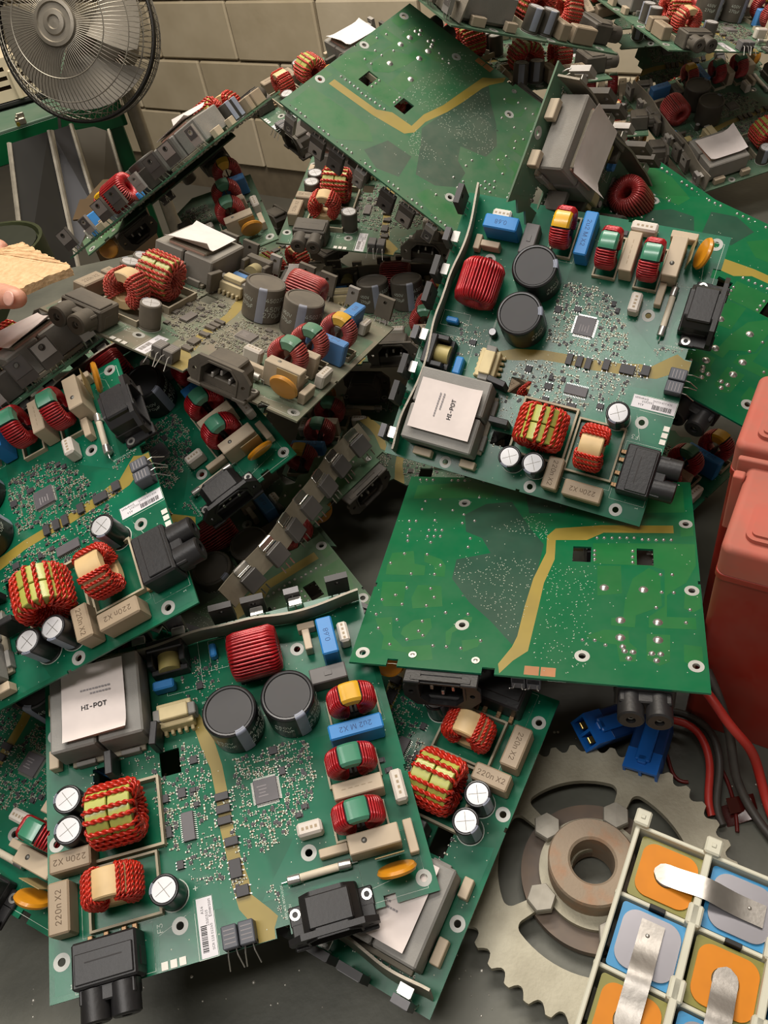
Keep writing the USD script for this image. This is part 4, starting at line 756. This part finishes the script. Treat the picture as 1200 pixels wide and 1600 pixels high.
obj('thumb_nail', nail, mat('nail', '#d9a594', .3), hp, True)

def soft_box(cx, cy, z0, sx, sy, sz, rad, top=None):
    """a box with rounded upright edges and a rounded top edge"""
    top = rad if top is None else top; P = []
    for k in range(6):
        a = k / 5 * math.pi / 2; ins = top * (1 - math.cos(a)); z = z0 + sz - top + top * math.sin(a)
        q = sbox(cx - sx / 2 + rad, cy - sy / 2 + rad, cx + sx / 2 - rad, cy + sy / 2 - rad).buffer(rad - min(ins, rad * .98), 6)
        P += [(x, y, z) for x, y in q.exterior.coords]
    q = sbox(cx - sx / 2 + rad, cy - sy / 2 + rad, cx + sx / 2 - rad, cy + sy / 2 - rad).buffer(rad, 6); P += [(x, y, z0) for x, y in q.exterior.coords]
    return trimesh.convex.convex_hull(np.array(P))
# ------------------------------------------------------------------ red lead-acid batteries with their leads
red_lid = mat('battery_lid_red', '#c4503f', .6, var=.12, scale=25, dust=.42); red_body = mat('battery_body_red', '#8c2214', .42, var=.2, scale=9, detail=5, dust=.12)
ba, bb_ = np.array([.60, .80, 0]), np.array([.80, -.60, 0]); ba = np.array([.61, .792, 0]); bb_ = np.array([.792, -.61, 0])
def battery(org, lab, ca=.078, cb_=.15, h=.19):
    t = thing('lead_acid_battery', lab, 'battery', org, np.stack([bb_, ba, [0, 0, 1]], 1))
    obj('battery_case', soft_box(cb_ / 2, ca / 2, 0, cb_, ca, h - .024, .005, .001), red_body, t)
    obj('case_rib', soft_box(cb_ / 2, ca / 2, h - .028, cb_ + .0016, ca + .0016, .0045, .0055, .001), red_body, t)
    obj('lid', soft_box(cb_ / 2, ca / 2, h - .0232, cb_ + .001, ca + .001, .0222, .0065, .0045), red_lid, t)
    for x in (.034, .105):
        sq = sbox(x - .024, .008, x + .024, .040).buffer(-.006).buffer(.006, 6)
        obj('raised_panel', [ext(sq, h - .001, .0028), ext(sq.buffer(-.003), h + .0015, .0018)], red_lid, t)
        obj('vent_cap', lathe([(0, 0), (.0155, 0), (.016, .001), (.015, .0028), (.013, .003), (.012, .0018), (.004, .0018), (.003, .003), (0, .003)], 30, 'z', (x, .059, h - .001)), red_lid, t)
        obj('vent_cross', [bx(x, .059, h + .0015, .018, .0022, .0014, .0003), bx(x, .059, h + .0015, .0022, .018, .0014, .0003)], mat('vent_grey', '#a88f80', .7), t)
    if h < .193: obj('handle_bracket', [soft_box(-.0035, ca - .016, h - .045, .007, .007, .045, .0016), soft_box(.004, ca - .005, h - .006, .022, .0045, .010, .0015)], red_lid, t)
    return t
BO = np.array([.1830, .2790, TZ + .0005])
battery(BO, 'red dusty lead-acid battery at the right edge, nearest the wires')
battery(BO + ba * .083 - bb_ * .011, 'red lead-acid battery behind the nearer red one at the right edge', h=.196)
rw = mat('red_insulation', '#b5271f', .4, var=.1, scale=30, dust=.1); bw = mat('black_insulation', '#2b2a2a', .45, var=.2, dust=.2); dw = mat('dark_red_insulation', '#5a1410', .4)
def smooth_path(P, n=40):
    from scipy.interpolate import CubicSpline
    P = np.asarray(P); t = np.r_[0, np.cumsum(np.linalg.norm(np.diff(P, axis=0), axis=1))]; return CubicSpline(t, P)(np.linspace(0, t[-1], n))
def wire(name, lab, pts, r, m):
    t = thing(name, lab, 'wire'); obj('insulation', tube(smooth_path([at(x, y, z) for x, y, z in pts]), r, 10), m, t, 60)
wire('battery_lead', 'thick red lead running across the red battery case', [(1085, 1062, -.475), (1112, 1092, -.475), (1140, 1132, -.485), (1168, 1165, -.50), (1184, 1200, -.52), (1196, 1245, -.535), (1225, 1310, -.5395)], .0032, rw)
wire('battery_lead', 'red lead curving down beside the blue connector', [(1030, 1122, -.53), (1055, 1126, -.53), (1082, 1137, -.53), (1102, 1165, -.532), (1109, 1200, -.535), (1107, 1245, -.538), (1112, 1275, -.5405)], .0027, rw)
wire('battery_lead', 'thick black lead hanging in front of the red battery', [(1105, 1048, -.47), (1117, 1075, -.475), (1130, 1110, -.49), (1142, 1160, -.51), (1150, 1212, -.528), (1174, 1265, -.5385), (1215, 1320, -.5395)], .0031, bw)
wire('battery_lead', 'black lead curving beside the red one near the sprocket', [(1040, 1112, -.532), (1075, 1118, -.531), (1105, 1138, -.531), (1121, 1170, -.533), (1124, 1210, -.537), (1120, 1250, -.540), (1130, 1290, -.5412)], .0027, bw)
wire('thin_wire', 'thin dark red wire between the black leads', [(1122, 1192, -.5425), (1138, 1225, -.543), (1148, 1262, -.543), (1152, 1300, -.543)], .0013, dw)
wire('thin_wire', 'thin dark red wire beside the blue connector at the sprocket rim', [(1042, 1180, -.5425), (1048, 1200, -.543), (1056, 1215, -.5432), (1075, 1222, -.5433)], .0013, dw)
tape_ = thing('tape_roll_scrap', 'crumpled dark red tape scrap by the black lead', 'tape', at(1150, 1272, -.5445))
obj('tape', [rot(bx(0, 0, .001, .026, .014, .001, .0002), [0, 1, 0], -16), rot(bx(.004, .006, .003, .02, .01, .001, .0002), [1, .4, 0], 30)], mat('tape_red_gloss', '#3d100c', .15, coat=.8), tape_)

# ------------------------------------------------------------------ blue plugs
blue = mat('plug_blue', '#1560b4', .4, var=.08, scale=60); blue2 = mat('plug_blue_dark', '#123c74', .4, var=.1); brass = mat('plug_brass', '#b99d5b', .3, .8)
def plug(lab, px, py, z, X, roll):
    R_ = frame(X); R_ = R_ @ Rot.from_euler('x', roll, degrees=True).as_matrix()
    t = thing('power_plug', lab, 'plug', at(px, py, z), R_)
    sh = sbox(-.0115, -.008, .0115, .008).difference(unary_union([sbox(-.0098, -.0055, -.001, .0055), sbox(.001, -.0055, .0098, .0055)]))
    m = ext(sh, 0, .016); q = np.asarray(m.vertices); m = TM(np.stack([-q[:, 2], q[:, 0], q[:, 1] + .009], 1)[:, [0, 1, 2]], m.faces, process=False); m.apply_translation([-.012, 0, 0])
    obj('plug_shell', m, blue, t, 20)
    obj('plug_body', [bx(.002, 0, .001, .030, .023, .016, .0012)], blue2, t)
    obj('latch', [bx(-.004, 0, .017, .034, .010, .0025, .0008), bx(-.020, 0, .0165, .006, .006, .003, .0006)], blue, t)
    for y in (-.0055, .0055): obj('contact', bx(-.020, y, .0065, .014, .005, .002, .0004), brass, t)
    obj('strain_ribs', [bx(.0185 + .004 * k_, 0, .002, .0025, .018, .013, .0006) for k_ in range(3)], blue2, t)
plug('blue two-way plug lying left, its open sockets facing left', 945, 1140, -.537, at(990, 1118, -.545) - at(925, 1138, -.525), 18)
plug('blue two-way plug standing beside the red lead, latch toward the sprocket', 1018, 1170, -.538, at(1035, 1110, -.53) - at(1010, 1190, -.53), -8)

# ------------------------------------------------------------------ sprocket
SPZ = -.5285
sp = at(929, 1362, SPZ); sp0 = at(907, 1345, SPZ)
a1 = at(822, 1250, SPZ) - sp
iron = mat('sprocket_steel', '#a9a491', .55, .3, var=.12, scale=45, detail=6, col2='#8d8774', sharp=(.35, .8), bump=.12, bscale=400); rust = mat('sprocket_rust', '#8f7f6c', .65, .2, var=.2, scale=60, detail=6, col2='#a06a42', sharp=(.5, .85), bump=.15, bscale=500); under = mat('sprocket_plate', '#6d6259', .7, .2, var=.15, scale=40, detail=5, col2='#85705d', sharp=(.4, .8))
s_ = thing('steel_sprocket', 'large worn steel sprocket with a rusty hub lying on the bench', 'sprocket', sp)
NT, R0, R1 = 40, .0822, .0875
pp_ = []
for t in range(NT):
    for q, r in ((0, R1), (.13, R1 - .0002), (.26, R0 + .0021), (.38, R0 + .0004), (.5, R0), (.62, R0 + .0004), (.74, R0 + .0021), (.87, R1 - .0002)):
        a = (t + q) / NT * 2 * np.pi; pp_.append((r * math.cos(a), r * math.sin(a)))
rimP = Polygon(pp_)
def sector(a0, a1_, r0, r1, n=14):
    A = np.radians(np.linspace(a0, a1_, n)); return Polygon([(r1 * math.cos(a), r1 * math.sin(a)) for a in A] + [(r0 * math.cos(a), r0 * math.sin(a)) for a in A[::-1]]).buffer(-.005).buffer(.005, 5)
hubc = (at(921, 1362, SPZ) - sp)[:2]
q = at(893, 1232, SPZ) - sp
SA = [math.degrees(math.atan2(q[1], q[0])) + 72 * k_ for k_ in range(5)]
slots_ = [sector(a_ - 31, a_ + 31, .0345, .0608) for a_ in SA]
rimP = rimP.difference(unary_union(slots_)).difference(Point(0, 0).buffer(.014))
obj('toothed_ring', ext(rimP, -.0045, .0045), iron, s_, 25)
obj('backing_plate', ext(Point(0, 0).buffer(.046, 24).difference(Point(0, 0).buffer(.014, 12)), -.012, .0065), under, s_, 25)
hub = lathe([(.0135, -.012), (.0265, -.012), (.0272, -.006), (.0272, .0148), (.0262, .0165), (.0150, .0165), (.0135, .0152), (.0135, -.012)], 56); hub.apply_translation([-.0015, .001, 0])
obj('hub', hub, rust, s_, 30)
obj('set_screw', cyl((.004, -.0263, .006), .0032, .002, '-y', 14), iron, s_)
for a_ in SA:
    q = np.array([.0385 * math.cos(math.radians(a_ + 36)), .0385 * math.sin(math.radians(a_ + 36)), 0])
    o_ = lathe([(0, 0), (.0092, 0), (.0092, .0045), (.0085, .0058), (0, .0062)], 6, 'z', q); obj('hex_bolt', rot(o_, [0, 0, 1], g_.uniform(0, 60), q), mat('bolt_steel', '#a5a196', .5, .4, var=.15, scale=90, dust=.25), s_, 20)

# ------------------------------------------------------------------ cell pack
PACK_R, PACK_T = [0.0117, 0.0226, -0.6359], [0.1086, 0.1904, -0.4808]
PO, PM = np.array(PACK_T) + [0, 0, CZ], Rot.from_rotvec(PACK_R).as_matrix()
pk = thing('cell_pack', 'white plastic tray of flat-topped orange and blue battery cells with metal strips', 'battery pack', PO, PM)
pl = mat('tray_plastic', '#c9c7b4', .5, var=.05, scale=40); plc = mat('tray_plastic', '#c9c7b4')
ce, H_ = .040, .060
px0, rows, cols = .004, 4, 3
wall_ = .0022
for c_ in range(cols + 1): obj('tray_wall', bx(px0 - wall_ + c_ * ce + .001, -(rows * ce) / 2 - .004, -H_, .004 if c_ % 3 else .0028, rows * ce + .008, H_ + (.0015 if c_ else 0), .0006), pl, pk, 25)
for r_ in range(rows + 1): obj('tray_rib', bx(cols * ce / 2 + .003, -.003 - r_ * ce, -H_, cols * ce + .004, .0024, H_ - .004 * (r_ > 0), .0005), pl, pk, 25)
for c_ in range(cols): obj('tray_clip', [bx(.004 + c_ * ce, .0012, -.02, .009, .010, .024, .001), bx(.004 + c_ * ce, .0012, .0035, .0025, .0025, .0012, .0003)], pl, pk, 25)
obj('tray_floor', bx(cols * ce / 2, -rows * ce / 2, -H_ - .002, cols * ce, rows * ce, .002, .0004), pl, pk)
for c_ in range(1, cols):
    for r_ in range(1, rows): obj('tray_clip', bx(.003 + c_ * ce, -.003 - r_ * ce + .004, -.012, .008, .012, .0135, .001), pl, pk, 25)
org = mat('insulator_orange', '#cb7c0c', .5, var=.08, scale=50, spec=.3); olv = mat('cell_sleeve', '#7d7a30', .4, coat=.2); bsl = mat('cell_sleeve_blue', '#2f86b8', .4, coat=.2, var=.06); nik = mat('nickel', '#a39e97', .36, .8, var=.1, scale=60, bump=.06, bscale=200); clr = mat('cell_can', '#8f8d92', .34, .6, var=.06, scale=30)
def rsq(c, r): return sbox(c[0] - r, c[1] - r, c[0] + r, c[1] + r)
for c_ in range(cols):
    for r_ in range(rows):
        cc = np.array([.0045 + ce * (c_ + .5), -.0035 - ce * (r_ + .5)]); h = ce / 2 - .0022
        orange_ = (c_ + r_) % 2 == 0
        sl_ = obj('battery_cell', ext(rsq(cc, h - .002).buffer(.002, 4), -H_ + .001, H_ - .006), olv if orange_ else bsl, pk, 30, label='olive sleeved cell' if orange_ else 'blue sleeved cell')
        if orange_:
            obj('insulator_disc', ext(rsq(cc, h * .45).buffer(h * .42, 8).difference(Point(cc).buffer(.0068, 16)), -.0052, .0012), org, sl_, 30, label='orange insulator')
            obj('terminal_button', cyl((cc[0], cc[1], -.005), .0065, .0022, n=28, bev=.0005), nik, sl_)
        else:
            obj('can_top', ext(rsq(cc, h * .42).buffer(h * .46, 8), -.0052, .0016), clr, sl_, 30, label='bare metal can top')
def strap(c0, r0, c1, r1, ax):
    a = np.array([.0045 + ce * (c0 + .5), -.0035 - ce * (r0 + .5)]); b_ = np.array([.0045 + ce * (c1 + .5), -.0035 - ce * (r1 + .5)]); d = (b_ - a); L = np.linalg.norm(d); d /= L; n_ = np.array([-d[1], d[0]]) * .0062
    t = np.linspace(-.007, L + .012, 26); z = -.0026 + .0046 * np.exp(-((t - L * .52) / .012) ** 2); V = []
    for q, zz in zip(t, z):
        wq = 1.0 if q > 0 else math.sqrt(max(.02, 1 - (q / .0071) ** 2))
        p0, p1 = a + d * q - n_ * wq, a + d * q + n_ * wq; V += [(p0[0], p0[1], zz), (p1[0], p1[1], zz), (p1[0], p1[1], zz + .0004), (p0[0], p0[1], zz + .0004)]
    F = [(4 * k_ + j, 4 * k_ + 4 + j, 4 * k_ + 4 + (j + 1) % 4, 4 * k_ + (j + 1) % 4) for k_ in range(25) for j in range(4)] + [(3, 2, 1, 0), (100, 101, 102, 103)]
    s1 = obj('nickel_strip', tm(V, F), nik, pk, 40)
    e_ = b_ + d * .004 + n_ * .2; obj('weld_dimple', domes([(e_[0], e_[1])], -.0021, .0012, .0008, 8), nik, s1)
strap(0, 0, 1, 0, 0); strap(0, 2, 0, 1, 1); strap(1, 1, 1, 2, 1); strap(2, 0, 2, 1, 1); strap(1, 3, 0, 3, 0)
for x_, y_ in ((.0045 + ce * .5, -.0035 - ce), (.0045 + ce * 1.5, -.0035 - ce), (.0045 + ce * .5, -.0035 - 2 * ce)): obj('rubber_spacer', bx(x_, y_, -.008, .0085, .0026, .0062, .0003), blackm, pk)


# ------------------------------------------------------------------ loose heat sink strip in the centre gap
HA, HB = at(345, 922, -.428), at(556, 662, -.420); HM = frame(HB - HA, (-.40, .32, .85)); LH = np.linalg.norm(HB - HA)
hs_ = thing('heat_sink', 'loose wavy aluminium heat sink strip with clipped transistors in the centre gap', 'heat sink', HA, HM)
alu = mat('loose_aluminium', '#a59c88', .42, .7, var=.2, scale=40, bump=.12, bscale=300, dust=.2); chrome = mat('clip_steel', '#d8d5ce', .16, .95); tran = mat('transistor_black', '#262526', .45, dust=.15)
n = 80; U = np.linspace(0, LH, n); wv = .004 * np.sin(U / LH * 7.5 + 2.2) + .002 * np.sin(U / LH * 17)
P_ = Polygon(list(zip(U, wv)) + list(zip(U[::-1], wv[::-1] + .0016)))
obj('strip', ext(P_, -.019, .019), alu, hs_, 30)
for k_ in range(7):
    xx = .024 + k_ * (LH - .036) / 6; yy = float(np.interp(xx, U, wv)); an = math.degrees(math.atan(float(np.interp(xx, U, np.gradient(wv, U)))))
    R3 = lambda m: rot(m, [0, 0, 1], an, (xx, yy, 0))
    obj('power_transistor', R3(bx(xx, yy - .0026, -.0225, .0155, .0046, .0145, .0005)), mat('transistor_grey', '#5a5856', .4, .4, dust=.15), hs_)
    obj('spring_clip', R3(cat([bx(xx, yy - .0007, -.0055, .013, .0012, .0055, .0003), rot(bx(xx, yy - .0030, -.0150, .0125, .0012, .0105, .0003), [1, 0, 0], 14, (xx, yy - .0012, -.005)), bx(xx, yy + .0004, -.0004, .012, .003, .0010, .0003)])), chrome, hs_, 30)
    obj('leads', R3(cat([bx(xx + s * .0052, yy - .003, -.030, .0012, .0008, .006, .0002) for s in (-1, 0, 1)])), chrome, hs_, False, label='row of three leads')

# ------------------------------------------------------------------ boards buried in the dark of the heap
for x, y, z, yaw, rx, ry, lab in ((.02, .58, -.505, 160, 3, 0, 'flat in the dark between the strip and the tilted board'), (-.20, .70, -.50, 75, 2, -4, 'under the dust-covered middle board'), (.13, .83, -.48, 10, -3, 3, 'under the slanted board'), (.36, 1.02, -.47, 80, 0, 4, 'under the topmost left board'), (-.12, .98, -.47, 120, 3, 2, 'under the edge-on board'), (.52, .84, -.515, 30, 0, 0, 'below the upper right board with the dark choke'), (-.36, .58, -.505, 20, 2, 4, 'below the wooden piece'), (.37, 1.27, -.285, 95, 24, 0, 'tilted against the wall behind the topmost left board'), (.52, 1.32, -.34, 80, 24, 0, 'tilted against the wall behind the topmost right board'), (.55, 1.27, -.43, 85, 36, 0, 'tilted up behind the upper right board with the dark choke'), (-.29, .90, -.49, 200, 0, 0, 'flat between the green drum and the dust-covered middle board'), (.24, 1.02, -.30, 95, 2, 6, 'just below the topmost left board'), (.40, 1.20, -.45, 70, -3, 2, 'between the two topmost boards and the wall')):
    R_ = Rot.from_euler('zxy', [yaw, rx, ry], degrees=True); c_ = np.array([x, y, z]) - R_.as_matrix() @ np.array([.11, .101, 0])
    put_board('dusty_front', R_.as_rotvec(), c_ * 1000, 'dusty circuit board buried ' + lab, 'buried circuit boards')

R_ = Rot.from_euler('zxy', [24, 9, -4], degrees=True)
put_board('dusty_back', R_.as_rotvec(), (at(338, 832, -.474) - [0, 0, CZ] - R_.as_matrix() @ np.array([.143, .165, .018])) * 1000, 'dark circuit board in the gap under the orange disc corner, dim red choke showing')
